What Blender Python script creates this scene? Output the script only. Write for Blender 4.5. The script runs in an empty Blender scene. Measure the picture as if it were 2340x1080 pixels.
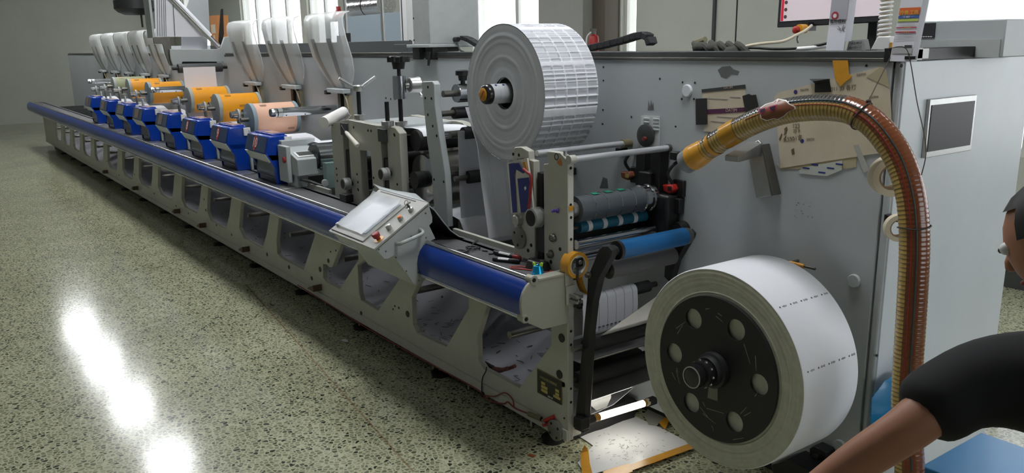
import bpy, bmesh, math, random
from mathutils import Vector, Matrix

random.seed(7)
SC = bpy.context.scene
COL = SC.collection
PI = math.pi

# ------------------------------------------------------------------ camera
F_PX, CX, CY, W_PX, H_PX = 1908.384, 1167.0, 568.0, 2340, 1080
YAW, PITCH, ROLL = -0.95103885, -0.24147997, -0.01724804
fwd = Vector((math.sin(YAW)*math.cos(PITCH), math.cos(YAW)*math.cos(PITCH), math.sin(PITCH)))
r0 = fwd.cross(Vector((0, 0, 1))).normalized()
u0 = r0.cross(fwd)
RIGHT = r0*math.cos(ROLL) + u0*math.sin(ROLL)
UP = -r0*math.sin(ROLL) + u0*math.cos(ROLL)
CAM = Vector((2.4614, -2.0322, 1.70))
cd = bpy.data.cameras.new('camera')
cam = bpy.data.objects.new('camera', cd)
COL.objects.link(cam)
cam.matrix_world = Matrix(((RIGHT.x, UP.x, -fwd.x, CAM.x), (RIGHT.y, UP.y, -fwd.y, CAM.y),
                           (RIGHT.z, UP.z, -fwd.z, CAM.z), (0, 0, 0, 1)))
cd.sensor_fit = 'HORIZONTAL'
cd.sensor_width = 36.0
cd.lens = F_PX/W_PX*36.0
cd.shift_x = (W_PX/2-CX)/W_PX
cd.shift_y = (CY-H_PX/2)/W_PX
cd.clip_start = 0.05
cd.clip_end = 200
SC.camera = cam

# ------------------------------------------------------------------ view, world
SC.view_settings.view_transform = 'Standard'
SC.view_settings.look = 'None'
SC.view_settings.gamma = 1.0
SC.view_settings.use_curve_mapping = False
SC.view_settings.exposure = 0.26
LAMP = 24.0          # ceiling lamps above the press
LAMP_SIDE = 3.7      # the other rows of ceiling lamps
LAMP_FRONT = 3.4     # dim lamps over the aisle
LED = 13.0           # work lamp on the floor
SKY = 3.1
wd = bpy.data.worlds.new('sky')
SC.world = wd
wd.use_nodes = True
bg = wd.node_tree.nodes['Background']
bg.inputs[0].default_value = (0.93, 0.965, 1.0, 1)
bg.inputs[1].default_value = SKY


def P(px, py, x=None, y=None, z=None):
    """point of the photograph carried onto the plane x = / y = / z = ..."""
    d = RIGHT*((px-CX)/F_PX) - UP*((py-CY)/F_PX) + fwd
    if x is not None: t = (x-CAM.x)/d.x
    elif y is not None: t = (y-CAM.y)/d.y
    else: t = (z-CAM.z)/d.z
    return CAM + d*t


def PD(px, py, dist):
    d = RIGHT*((px-CX)/F_PX) - UP*((py-CY)/F_PX) + fwd
    return CAM + d.normalized()*dist


# ------------------------------------------------------------------ materials
def lin(v):
    v /= 255.0
    return v/12.92 if v <= 0.04045 else ((v+0.055)/1.055)**2.4


def rgb(r, g, b):
    return (lin(r), lin(g), lin(b), 1.0)


MATS = {}


def mat(name, col, rough=0.5, metal=0.0, coat=0.0, var=0.0, scale=6.0, bump=0.0, bscale=40.0, emit=0.0, spec=0.5):
    if name in MATS: return MATS[name]
    m = bpy.data.materials.new(name)
    m.use_nodes = True
    nt = m.node_tree
    b = nt.nodes['Principled BSDF']
    c = rgb(*col)
    b.inputs['Base Color'].default_value = c
    b.inputs['Roughness'].default_value = rough
    b.inputs['Metallic'].default_value = metal
    b.inputs['Coat Weight'].default_value = coat
    b.inputs['Specular IOR Level'].default_value = spec
    if coat: b.inputs['Coat Roughness'].default_value = 0.06
    if emit:
        b.inputs['Emission Color'].default_value = c
        b.inputs['Emission Strength'].default_value = emit
    if var or bump:
        tc = nt.nodes.new('ShaderNodeTexCoord')
    if var:
        nz = nt.nodes.new('ShaderNodeTexNoise')
        nz.inputs['Scale'].default_value = scale
        nz.inputs['Detail'].default_value = 6.0
        nz.inputs['Roughness'].default_value = 0.65
        nt.links.new(tc.outputs['Object'], nz.inputs['Vector'])
        rp = nt.nodes.new('ShaderNodeValToRGB')
        rp.color_ramp.elements[0].position = 0.3
        rp.color_ramp.elements[1].position = 0.72
        rp.color_ramp.elements[0].color = tuple(v*(1-var) for v in c[:3]) + (1,)
        rp.color_ramp.elements[1].color = tuple(min(1, v*(1+var*0.5)) for v in c[:3]) + (1,)
        nt.links.new(nz.outputs['Fac'], rp.inputs['Fac'])
        nt.links.new(rp.outputs['Color'], b.inputs['Base Color'])
    if bump:
        n2 = nt.nodes.new('ShaderNodeTexNoise')
        n2.inputs['Scale'].default_value = bscale
        n2.inputs['Detail'].default_value = 4.0
        nt.links.new(tc.outputs['Object'], n2.inputs['Vector'])
        bp = nt.nodes.new('ShaderNodeBump')
        bp.inputs['Strength'].default_value = bump
        bp.inputs['Distance'].default_value = 0.004
        nt.links.new(n2.outputs['Fac'], bp.inputs['Height'])
        nt.links.new(bp.outputs['Normal'], b.inputs['Normal'])
    MATS[name] = m
    return m


def glassy(name, col, fac, rough=0.08):
    """thin clear sheet: part see-through, part glossy film"""
    if name in MATS: return MATS[name]
    m = bpy.data.materials.new(name)
    m.use_nodes = True
    nt = m.node_tree
    b = nt.nodes['Principled BSDF']
    b.inputs['Base Color'].default_value = rgb(*col)
    b.inputs['Roughness'].default_value = rough
    tr = nt.nodes.new('ShaderNodeBsdfTransparent')
    tr.inputs[0].default_value = (0.97, 0.97, 0.97, 1)
    mx = nt.nodes.new('ShaderNodeMixShader')
    fr = nt.nodes.new('ShaderNodeLayerWeight')
    fr.inputs['Blend'].default_value = 0.35
    mp = nt.nodes.new('ShaderNodeMapRange')
    mp.inputs['To Min'].default_value = fac
    mp.inputs['To Max'].default_value = min(1.0, fac+0.45)
    nt.links.new(fr.outputs['Facing'], mp.inputs['Value'])
    nt.links.new(mp.outputs[0], mx.inputs[0])
    nt.links.new(tr.outputs[0], mx.inputs[1])
    nt.links.new(b.outputs[0], mx.inputs[2])
    nt.links.new(mx.outputs[0], nt.nodes['Material Output'].inputs[0])
    MATS[name] = m
    return m


def terrazzo():
    m = bpy.data.materials.new('terrazzo')
    m.use_nodes = True
    nt = m.node_tree
    N, L = nt.nodes, nt.links
    b = N['Principled BSDF']
    tc = N.new('ShaderNodeTexCoord')
    wz = N.new('ShaderNodeTexNoise'); wz.inputs['Scale'].default_value = 30; wz.inputs['Detail'].default_value = 2
    L.new(tc.outputs['Object'], wz.inputs['Vector'])
    ad = N.new('ShaderNodeVectorMath'); ad.operation = 'MULTIPLY_ADD'
    ad.inputs[1].default_value = (0.012, 0.012, 0.0)
    L.new(wz.outputs['Color'], ad.inputs[0]); L.new(tc.outputs['Object'], ad.inputs[2])
    v1 = N.new('ShaderNodeTexVoronoi'); v1.feature = 'F1'; v1.inputs['Scale'].default_value = 47
    v2 = N.new('ShaderNodeTexVoronoi'); v2.feature = 'DISTANCE_TO_EDGE'; v2.inputs['Scale'].default_value = 47
    L.new(ad.outputs[0], v1.inputs['Vector']); L.new(ad.outputs[0], v2.inputs['Vector'])
    sp = N.new('ShaderNodeSeparateColor'); L.new(v1.outputs['Color'], sp.inputs[0])
    rp = N.new('ShaderNodeValToRGB'); rp.color_ramp.interpolation = 'CONSTANT'
    els = [(0.0, (54, 60, 48)), (0.10, (96, 100, 80)), (0.24, (138, 140, 114)), (0.52, (156, 158, 130)), (0.70, (120, 124, 100)), (0.90, (172, 173, 146))]
    e0 = rp.color_ramp.elements
    e0[0].position, e0[0].color = els[0][0], rgb(*els[0][1])
    e0[1].position, e0[1].color = els[1][0], rgb(*els[1][1])
    for p_, c_ in els[2:]:
        e = e0.new(p_); e.color = rgb(*c_)
    L.new(sp.outputs[0], rp.inputs['Fac'])
    ed = N.new('ShaderNodeValToRGB')
    ed.color_ramp.elements[0].position = 0.05; ed.color_ramp.elements[0].color = (1, 1, 1, 1)
    ed.color_ramp.elements[1].position = 0.17; ed.color_ramp.elements[1].color = (0, 0, 0, 1)
    L.new(v2.outputs['Distance'], ed.inputs['Fac'])
    mx = N.new('ShaderNodeMix'); mx.data_type = 'RGBA'
    L.new(ed.outputs['Color'], mx.inputs[0]); L.new(rp.outputs['Color'], mx.inputs[6])
    mx.inputs[7].default_value = rgb(200, 200, 170)
    # worn patches
    n3 = N.new('ShaderNodeTexNoise'); n3.inputs['Scale'].default_value = 1.6; n3.inputs['Detail'].default_value = 5
    L.new(tc.outputs['Object'], n3.inputs['Vector'])
    r3 = N.new('ShaderNodeValToRGB')
    r3.color_ramp.elements[0].position = 0.3; r3.color_ramp.elements[0].color = (0.80, 0.80, 0.78, 1)
    r3.color_ramp.elements[1].position = 0.7; r3.color_ramp.elements[1].color = (1.0, 1.0, 0.97, 1)
    L.new(n3.outputs['Fac'], r3.inputs['Fac'])
    m2 = N.new('ShaderNodeMix'); m2.data_type = 'RGBA'; m2.blend_type = 'MULTIPLY'; m2.inputs[0].default_value = 1
    L.new(mx.outputs[2], m2.inputs[6]); L.new(r3.outputs['Color'], m2.inputs[7])
    L.new(m2.outputs[2], b.inputs['Base Color'])
    rr = N.new('ShaderNodeMapRange'); rr.inputs['To Min'].default_value = 0.10; rr.inputs['To Max'].default_value = 0.18
    L.new(wz.outputs['Fac'], rr.inputs['Value']); L.new(rr.outputs[0], b.inputs['Roughness'])
    return m


class MatDict(dict):
    def __missing__(self, k): return MATS[k]


M = MatDict(
    cream=mat('cream_paint', (188, 187, 175), 0.42, var=0.10, scale=5, bump=0.05, bscale=90),
    cream_lit=mat('cream_paint_lit', (190, 190, 178), 0.4, var=0.08, scale=6),  # lit copy of the cream, brightness put into the colour
    grey=mat('grey_panel_paint', (178, 183, 185), 0.36, var=0.07, scale=2.2),
    grey_dk=mat('dark_grey_metal', (74, 76, 76), 0.45, metal=0.3, var=0.2, scale=9),
    pale_plate=mat('pale_plate_paint', (192, 198, 198), 0.4, var=0.06, scale=6),
    sheet_dk=mat('chute_grey', (112, 112, 110), 0.45, metal=0.2, var=0.2, scale=6),
    lid=mat('console_lid_paint', (160, 160, 154), 0.42, var=0.08, scale=12),
    cap=mat('cap_paint', (164, 163, 148), 0.4, var=0.08, scale=6),
    cell=mat('shaded_cell', (206, 208, 214), 0.55),  # recessed cells greyer: their shade is put into the colour
    bright_bar=mat('bright_bar_steel', (222, 224, 228), 0.28, metal=0.55),
    white_panel=mat('white_panel_paint', (214, 220, 224), 0.34, var=0.05, scale=3),
    machine=mat('machine_grey_paint', (178, 184, 184), 0.4, var=0.06, scale=5),
    console=mat('console_paint', (176, 180, 178), 0.42, var=0.08, scale=12),
    blue=mat('blue_gloss_paint', (0, 50, 136), 0.24, coat=0.15, var=0.10, scale=4, spec=.35),
    blue_box=mat('blue_cover_paint', (0, 58, 162), 0.27, coat=0.35),
    blue_dk=mat('dark_blue_drawer', (26, 48, 78), 0.3, coat=0.3),
    deck=mat('deck_grey', (92, 92, 94), 0.5, var=0.18, scale=10),
    chrome=mat('chrome_steel', (205, 207, 210), 0.16, metal=1.0),
    alu=mat('brushed_aluminium', (188, 188, 186), 0.34, metal=0.9, var=0.08, scale=30),
    steel=mat('worn_steel', (120, 118, 112), 0.36, metal=0.85, var=0.2, scale=14),
    dark=mat('black_oxide', (40, 40, 40), 0.42, metal=0.4, var=0.15, scale=20),
    black=mat('black_plastic', (24, 24, 25), 0.45),
    rubber=mat('dark_rubber', (46, 46, 48), 0.6, var=0.12, scale=18),
    hole=mat('dark_hole', (16, 15, 14), 0.8),
    paper=mat('white_paper', (236, 237, 242), 0.55, var=0.03, scale=3),
    paper_edge=mat('paper_roll_edge', (200, 200, 182), 0.6, var=0.16, scale=26),
    paper_grey=mat('waste_roll_edge', (206, 208, 214), 0.6, var=0.06, scale=7),
    tan=mat('aged_paper', (206, 195, 172), 0.7, var=0.12, scale=9),
    teal=mat('teal_rubber', (24, 96, 118), 0.45),
    blue_roll=mat('blue_rubber', (16, 92, 146), 0.42, var=0.12, scale=7),
    yellow=mat('yellow_tape', (214, 154, 48), 0.3, var=0.12, scale=30),
    orange=mat('orange_plate', (238, 160, 22), 0.35, var=0.06, scale=10),
    pink=mat('pink_plate', (236, 188, 160), 0.4, var=0.05, scale=10),
    red=mat('red_plastic', (172, 40, 34), 0.35),
    white=mat('white_plastic', (232, 232, 230), 0.4),
    beige=mat('masking_tape', (212, 200, 176), 0.6, var=0.06, scale=20),
)


# ------------------------------------------------------------------ geometry
class G:
    """collects primitives into one mesh; mi is the material slot of what is added next"""
    def __init__(self):
        self.bm = bmesh.new(); self.mi = 0

    def face(self, vs):
        try:
            f = self.bm.faces.new(vs); f.material_index = self.mi
            return f
        except ValueError:
            return None

    def v(self, p): return self.bm.verts.new(p)

    def hexa(self, c):
        a = [self.v(p) for p in c]
        for q in ((0, 3, 2, 1), (4, 5, 6, 7), (0, 1, 5, 4), (1, 2, 6, 5), (2, 3, 7, 6), (3, 0, 4, 7)):
            self.face([a[i] for i in q])
        return self

    def box(self, x0, x1, y0, y1, z0, z1):
        return self.hexa([(x0, y0, z0), (x1, y0, z0), (x1, y1, z0), (x0, y1, z0),
                          (x0, y0, z1), (x1, y0, z1), (x1, y1, z1), (x0, y1, z1)])

    def obox(self, c, ax, ay, az):
        c, ax, ay, az = Vector(c), Vector(ax)/2, Vector(ay)/2, Vector(az)/2
        return self.hexa([c-ax-ay-az, c+ax-ay-az, c+ax+ay-az, c-ax+ay-az, c-ax-ay+az, c+ax-ay+az, c+ax+ay+az, c-ax+ay+az])

    @staticmethod
    def frame(d):
        d = Vector(d).normalized()
        h = Vector((0, 0, 1)) if abs(d.z) < 0.9 else Vector((1, 0, 0))
        a = d.cross(h).normalized()
        return a, a.cross(d)

    def lathe(self, o, d, prof, seg=32, cap=True, slots=None, a0=0.0, a1=2*PI):
        """prof: list of (distance along d, radius)"""
        o, d = Vector(o), Vector(d).normalized()
        a, b = self.frame(d)
        full = abs(a1-a0-2*PI) < 1e-6
        n = seg if full else seg+1
        rings = []
        for (t, r) in prof:
            rings.append([self.v(o+d*t+(a*math.cos(a0+(a1-a0)*i/seg)+b*math.sin(a0+(a1-a0)*i/seg))*r) for i in range(n)])
        for k in range(len(rings)-1):
            if slots: self.mi = slots[k]
            for i in range(seg):
                j = (i+1) % n
                self.face([rings[k][i], rings[k][j], rings[k+1][j], rings[k+1][i]])
        if cap and full:
            if slots: self.mi = slots[0]
            self.face(rings[0][::-1])
            if slots: self.mi = slots[-1]
            self.face(rings[-1])
        return self

    def cyl(self, p0, p1, r, r1=None, seg=24):
        p0, p1 = Vector(p0), Vector(p1)
        return self.lathe(p0, p1-p0, [(0, r), ((p1-p0).length, r if r1 is None else r1)], seg)

    def ring(self, o, d, r_in, r_out, h, seg=40):
        return self.lathe(o, d, [(0, r_in), (0, r_out), (h, r_out), (h, r_in), (0, r_in)], seg, cap=False)

    def tube(self, pts, r, seg=10, cap=True, slot_fn=None, radii=None):
        pts = [Vector(p) for p in pts]
        n = len(pts)
        a = None; rings = []
        for i, p in enumerate(pts):
            t = (pts[min(i+1, n-1)]-pts[max(i-1, 0)]).normalized()
            if a is None: a, _ = self.frame(t)
            a = (a-t*a.dot(t)).normalized()
            b = t.cross(a)
            rr = radii[i] if radii else r
            rings.append([self.v(p+(a*math.cos(2*PI*k/seg)+b*math.sin(2*PI*k/seg))*rr) for k in range(seg)])
        for i in range(n-1):
            for k in range(seg):
                j = (k+1) % seg
                if slot_fn: self.mi = slot_fn(i, k)
                self.face([rings[i][k], rings[i][j], rings[i+1][j], rings[i+1][k]])
        if cap:
            self.face(rings[0][::-1]); self.face(rings[-1])
        return self

    def prism(self, pts, vec, holes=()):
        """flat polygon (3-D points, optional holes) given the thickness vec"""
        vec = Vector(vec)
        loops = [[Vector(p) for p in pts]] + [[Vector(p) for p in h] for h in holes]
        if len(loops) == 1:
            a = [self.v(p) for p in loops[0]]; b = [self.v(p+vec) for p in loops[0]]
            self.face(a[::-1]); self.face(b)
            for i in range(len(a)):
                j = (i+1) % len(a); self.face([a[i], a[j], b[j], b[i]])
            return self
        from mathutils.geometry import tessellate_polygon
        flat = [p for l in loops for p in l]
        tris = tessellate_polygon(loops)
        a = [self.v(p) for p in flat]; b = [self.v(p+vec) for p in flat]
        for t in tris:
            self.face([a[i] for i in t]); self.face([b[i] for i in reversed(t)])
        o = 0
        for l in loops:
            m = len(l)
            for i in range(m):
                j = (i+1) % m; self.face([a[o+i], a[o+j], b[o+j], b[o+i]])
            o += m
        return self

    def sheet(self, rows, thick=0.0008, closed=False):
        """grid of points, given a thickness along its normal"""
        rows = [[Vector(p) for p in r] for r in rows]
        n, m = len(rows), len(rows[0])
        def nrm(i, j):
            du = rows[min(i+1, n-1)][j]-rows[max(i-1, 0)][j]
            dv = rows[i][min(j+1, m-1)]-rows[i][max(j-1, 0)]
            k = du.cross(dv)
            return k.normalized() if k.length > 1e-9 else Vector((0, 0, 1))
        A = [[self.v(rows[i][j]+nrm(i, j)*thick/2) for j in range(m)] for i in range(n)]
        B = [[self.v(rows[i][j]-nrm(i, j)*thick/2) for j in range(m)] for i in range(n)]
        for i in range(n-1):
            for j in range(m-1):
                self.face([A[i][j], A[i+1][j], A[i+1][j+1], A[i][j+1]])
                self.face([B[i][j], B[i][j+1], B[i+1][j+1], B[i+1][j]])
        for i in range(n-1):
            self.face([A[i][0], B[i][0], B[i+1][0], A[i+1][0]]); self.face([A[i][-1], A[i+1][-1], B[i+1][-1], B[i][-1]])
        for j in range(m-1):
            self.face([A[0][j], A[0][j+1], B[0][j+1], B[0][j]]); self.face([A[-1][j], B[-1][j], B[-1][j+1], A[-1][j+1]])
        return self

    def ball(self, c, r, sx=1, sy=1, sz=1, seg=16):
        c = Vector(c)
        rings = []
        for i in range(1, seg//2):
            t = PI*i/(seg//2)
            rings.append([self.v(c+Vector((r*sx*math.sin(t)*math.cos(2*PI*k/seg), r*sy*math.sin(t)*math.sin(2*PI*k/seg), r*sz*math.cos(t)))) for k in range(seg)])
        top, bot = self.v(c+Vector((0, 0, r*sz))), self.v(c-Vector((0, 0, r*sz)))
        for k in range(seg):
            j = (k+1) % seg
            self.face([top, rings[0][k], rings[0][j]])
            for i in range(len(rings)-1): self.face([rings[i][k], rings[i+1][k], rings[i+1][j], rings[i][j]])
            self.face([rings[-1][k], bot, rings[-1][j]])
        return self


def link(name, g, m, parent=None, bev=0.0, origin=None, smooth=38):
    bm = g.bm if isinstance(g, G) else g
    bmesh.ops.recalc_face_normals(bm, faces=bm.faces[:])
    for f in bm.faces: f.smooth = True
    lim = math.radians(smooth)
    for e in bm.edges:
        if len(e.link_faces) == 2:
            e.smooth = e.calc_face_angle(0) < lim
    me = bpy.data.meshes.new(name)
    if parent is not None:
        off = parent.location.copy(); p = parent.parent
        while p is not None: off += p.location; p = p.parent
    else:
        if origin is None:
            xs = [v.co for v in bm.verts]
            origin = Vector(((min(v.x for v in xs)+max(v.x for v in xs))/2, (min(v.y for v in xs)+max(v.y for v in xs))/2, min(v.z for v in xs)))
        off = Vector(origin)
    for v in bm.verts: v.co -= off
    bm.to_mesh(me); bm.free()
    for mm in (m if isinstance(m, (list, tuple)) else [m]):
        me.materials.append(M[mm] if isinstance(mm, str) else mm)
    o = bpy.data.objects.new(name, me)
    COL.objects.link(o)
    if parent is not None: o.parent = parent
    else: o.location = off
    if bev:
        b = o.modifiers.new('bevel', 'BEVEL'); b.width = bev; b.segments = 2; b.limit_method = 'ANGLE'; b.angle_limit = math.radians(50)
    return o


def tag(o, label, cat, group=None):
    o['label'] = label; o['category'] = cat
    if group: o['group'] = group
    return o


def thing(name, label, cat, loc, group=None):
    o = bpy.data.objects.new(name, None)
    o.empty_display_size = 0.05
    COL.objects.link(o); o.location = loc
    return tag(o, label, cat, group)


def solo(name, g, m, label, cat, group=None, bev=0.0, smooth=38):
    return tag(link(name, g, m, None, bev, smooth=smooth), label, cat, group)


def struct(name, g, m, parent=None, bev=0.0):
    o = link(name, g, m, parent, bev)
    if parent is None: o['kind'] = 'structure'
    return o


def dup(root, delta, label):
    """copy a thing with its parts and sub-parts"""
    r = root.copy(); COL.objects.link(r); r.location = root.location + Vector(delta); r['label'] = label
    for ch in list(root.children):
        c = ch.copy(); COL.objects.link(c); c.parent = r
        for s in list(ch.children):
            d = s.copy(); COL.objects.link(d); d.parent = c
    return r


def writing(name, txt, size, m, parent, o, xd, yd, ext=0.0006, align='CENTER'):
    """lettering laid on a surface: o = centre, xd = reading direction, yd = up of the letters"""
    cu = bpy.data.curves.new(name, 'FONT')
    cu.body = txt; cu.size = size; cu.align_x = align; cu.align_y = 'CENTER'; cu.extrude = ext/2
    tmp = bpy.data.objects.new(name, cu); COL.objects.link(tmp)
    dg = bpy.context.evaluated_depsgraph_get()
    me = bpy.data.meshes.new_from_object(tmp.evaluated_get(dg))
    bpy.data.objects.remove(tmp); bpy.data.curves.remove(cu)
    me.materials.clear(); me.materials.append(M[m] if isinstance(m, str) else m)
    xd, yd = Vector(xd).normalized(), Vector(yd).normalized()
    zd = xd.cross(yd)
    off = Vector((0, 0, 0)); p = parent
    while p is not None: off += p.location; p = p.parent
    oo = Vector(o)-off
    me.transform(Matrix(((xd.x, yd.x, zd.x, oo.x), (xd.y, yd.y, zd.y, oo.y), (xd.z, yd.z, zd.z, oo.z), (0, 0, 0, 1))))
    ob = bpy.data.objects.new(name, me); COL.objects.link(ob); ob.parent = parent
    return ob


def arc(c, r, a0, a1, n):
    return [(c[0]+r*math.cos(a0+(a1-a0)*i/n), c[1]+r*math.sin(a0+(a1-a0)*i/n)) for i in range(n+1)]


def spline(pts, n=8):
    pts = [Vector(p) for p in pts]
    out = []
    for i in range(len(pts)-1):
        p0, p1, p2, p3 = pts[max(i-1, 0)], pts[i], pts[i+1], pts[min(i+2, len(pts)-1)]
        for k in range(n):
            t = k/n
            out.append(0.5*((2*p1)+(p2-p0)*t+(2*p0-5*p1+4*p2-p3)*t*t+(3*p1-p0-3*p2+p3)*t*t*t))
    out.append(pts[-1])
    return out

# ================================================================== the room
XL, XR, YF, YK, ZC = -21.0, 6.0, -4.6, 4.0, 3.6
struct('floor', G().box(XL-.3, XR+.3, YF-.3, YK+.3, -0.12, 0), terrazzo())
struct('ceiling', G().box(XL-.3, XR+.3, YF-.3, YK+.3, ZC, ZC+.15), mat('ceiling_grey', (158, 160, 160), 0.8))
WALL = mat('wall_paint', (196, 198, 186), 0.6, var=0.05, scale=2)


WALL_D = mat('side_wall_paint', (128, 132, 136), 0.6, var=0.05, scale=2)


def wall_x(g, x0, x1, y0, y1, openings):
    """wall along x with openings (xa, xb, za, zb)"""
    xs = x0
    for (a, b, za, zb) in sorted(openings):
        if a > xs: g.box(xs, a, y0, y1, 0, ZC)
        g.box(a, b, y0, y1, 0, za); g.box(a, b, y0, y1, zb, ZC)
        xs = b
    if xs < x1: g.box(xs, x1, y0, y1, 0, ZC)


WIN = [(-20.0, -17.9, 1.0, 3.0), (-15.6, -12.35, 1.0, 3.0), (-12.05, -10.75, 1.0, 3.0), (-6.75, -4.95, 0.9, 3.0), (-4.0, -3.78, 0.9, 3.0), (-0.9, 0.75, 0.9, 3.0), (1.5, 4.5, .9, 3.0)]
g = G(); wall_x(g, XL, XR, YK, YK+.2, WIN); struct('wall_back', g, WALL)
struct('wall_left', G().box(XL-.2, XL, YF, YK, 0, ZC), WALL)
g = G()
g.box(XR, XR+.2, YF, YK, 0, .9); g.box(XR, XR+.2, YF, YK, 3.2, ZC); g.box(XR, XR+.2, YF, -.4, .9, 3.2); g.box(XR, XR+.2, 3.2, YK, .9, 3.2)
struct('wall_right', g, WALL_D)
struct('wall_front', G().box(XL, XR, YF-.2, YF, 0, ZC), WALL_D)
FRAME_W = mat('window_frame_white', (212, 212, 206), 0.4)
PANE = glassy('window_glass', (235, 240, 245), 0.06, 0.05)
for i, (a, b, za, zb) in enumerate(WIN):
    g = G()
    t = 0.05
    g.box(a, b, YK+.05, YK+.12, za, za+t); g.box(a, b, YK+.05, YK+.12, zb-t, zb)
    g.box(a, a+t*.7, YK+.05, YK+.12, za+t, zb-t); g.box(b-t*.7, b, YK+.05, YK+.12, za+t, zb-t)
    if b-a > 1.0:
        for k in range(1, 1+int((b-a)/1.0)):
            xm = a+(b-a)*k/(1+int((b-a)/1.0)); g.box(xm-.03, xm+.03, YK+.05, YK+.12, za+t, zb-t)
    w = struct('window_%d' % (i+1), g, FRAME_W)
    link('pane', G().box(a+.02, b-.02, YK+.082, YK+.088, za+.03, zb-.03), PANE, w)
g = G()
for ya, yb in ((-.4, -.34), (.8, .86), (2.0, 2.06), (3.14, 3.2)): g.box(XR+.05, XR+.12, ya, yb, .9, 3.2)
g.box(XR+.05, XR+.12, -.4, 3.2, .9, .96); g.box(XR+.05, XR+.12, -.4, 3.2, 3.14, 3.2)
w = struct('window_%d' % (len(WIN)+1), g, FRAME_W)
link('pane', G().box(XR+.082, XR+.088, -.38, 3.18, .92, 3.18), PANE, w)
# columns and a dark conduit on the back wall
struct('trim_1', G().box(-4.95, -4.22, YK-.32, YK, 0, ZC), mat('column_paint', (160, 160, 152), 0.6, var=.04))
struct('trim_2', G().box(-4.2, -4.02, YK-.2, YK, 0, ZC), mat('brown_post', (92, 84, 72), 0.5))
struct('trim_3', G().box(-2.79, -2.76, YK-.02, YK, 0, ZC), M['grey_dk'])
struct('baseboard_back', G().box(XL, XR, YK-.02, YK, 0, .12), M['grey_dk'])

# ceiling lamps: the row over the press shows as the bright patches on the floor
LAMP_ON = mat('lamp_diffuser_on', (250, 252, 255), 0.4, emit=LAMP)
LAMP_ON2 = mat('lamp_diffuser_side', (250, 252, 255), 0.4, emit=LAMP_SIDE)


LAMP_ON3 = mat('lamp_diffuser_aisle', (255, 253, 246), 0.4, emit=LAMP_FRONT)


def ceiling_lamp(x, y, label, group, m):
    t = thing('ceiling_lamp', label, 'lamp', (x, y, ZC-.10), group)
    link('housing', G().box(x-.38, x+.38, y-.27, y+.27, ZC-.06, ZC), M['white'], t, .005)
    link('diffuser', G().box(x-.36, x+.36, y-.25, y+.25, ZC-.10, ZC-.06), m, t, .004)


for k in range(8):
    ceiling_lamp(-14.8+k*2.2, 0.08, 'long ceiling lamp hung above the printing press', 'ceiling lamps above the press', LAMP_ON)
for k in range(4):
    ceiling_lamp(-13.0+k*4.4, -3.3, 'long ceiling lamp above the open floor in front of the press', 'ceiling lamps above the open floor', LAMP_ON3)
for k in range(4):
    ceiling_lamp(-12.0+k*4.4, 2.6, 'long ceiling lamp between the press and the windows', 'ceiling lamps by the windows', LAMP_ON2)

# thin worn line on the floor
a, b = P(560, 648, z=0), P(945, 1078, z=0)
d = (b-a).normalized(); n = Vector((-d.y, d.x, 0))*.0045
g = G(); g.prism([a-n, b-n, b+n, a+n], (0, 0, .0006))
solo('floor_line', g, glassy('faded_orange_line', (176, 128, 84), 0.12, .5), 'thin faded orange line drawn along the terrazzo floor', 'line')
a, b = P(330, 985, z=0), P(640, 895, z=0)
d = (b-a).normalized(); n = Vector((-d.y, d.x, 0))*.006

# ================================================================== press frame
X0 = -15.0
fr = thing('printing_press', 'long ivory base frame of the printing press with angled cut-outs, feet and blue cover', 'press frame', (-7, .2, 0))
holes = []
T = [(.12, .60), (.72, .60), (.72, .545), (.60, .36), (.48, .23), (.06, .23), (-.035, .30), (.02, .42)]
x0s = [-10.175-.87*k for k in range(1, 5)][::-1] + [-10.17, -9.29, -8.41, -7.55, -6.69, -5.79, -4.96, -4.09]
for x in x0s: holes.append([(x+u, w) for u, w in T])
holes.append([(-3.16, .60), (-2.57, .60), (-2.57, .51), (-2.81, .23), (-3.23, .23), (-3.30, .25), (-3.29, .35), (-3.22, .50)])
holes.append([(-2.10, .60), (-1.93, .60), (-1.93, .48), (-2.23, .23), (-2.44, .23), (-2.48, .25), (-2.47, .34), (-2.41, .35), (-2.37, .34), (-2.32, .35)])
holes.append([(-1.83, .50), (-1.81, .525), (-1.43, .47), (-1.71, .22), (-1.93, .23), (-1.95, .27), (-1.95, .44)])
holes.append([(-1.15, .58), (-.74, .58), (-.74, .48), (-.96, .22), (-1.26, .21), (-1.30, .25), (-1.30, .40)])
holes.append([(-.55, .60), (-.11, .60), (-.11, .48), (-.34, .21), (-.62, .21), (-.67, .24), (-.67, .36)])
g = G()
g.prism([(X0, 0, .085), (0, 0, .085), (0, 0, .80), (X0, 0, .80)], (0, .03, 0), [[(x, 0, z) for x, z in h] for h in holes])
link('side_plate', g, 'cream', fr, .003)
link('base_beam', G().box(X0, -.02, .03, .09, .085, .15), 'cream', fr, .003)
link('bottom_lip', G().box(X0, 0, -.006, .0, .085, .135), 'cream', fr, .003)
link('deck', G().box(X0, -.005, -.175, .06, .775, .80), 'deck', fr, .002)
link('deck_edge_strip', G().box(-.95, -.44, .055, .075, .795, .825), 'cream_lit', fr, .002)
link('deck_edge_strip', G().box(-2.95, -2.42, .055, .075, .795, .825), 'cream_lit', fr, .002)
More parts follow.
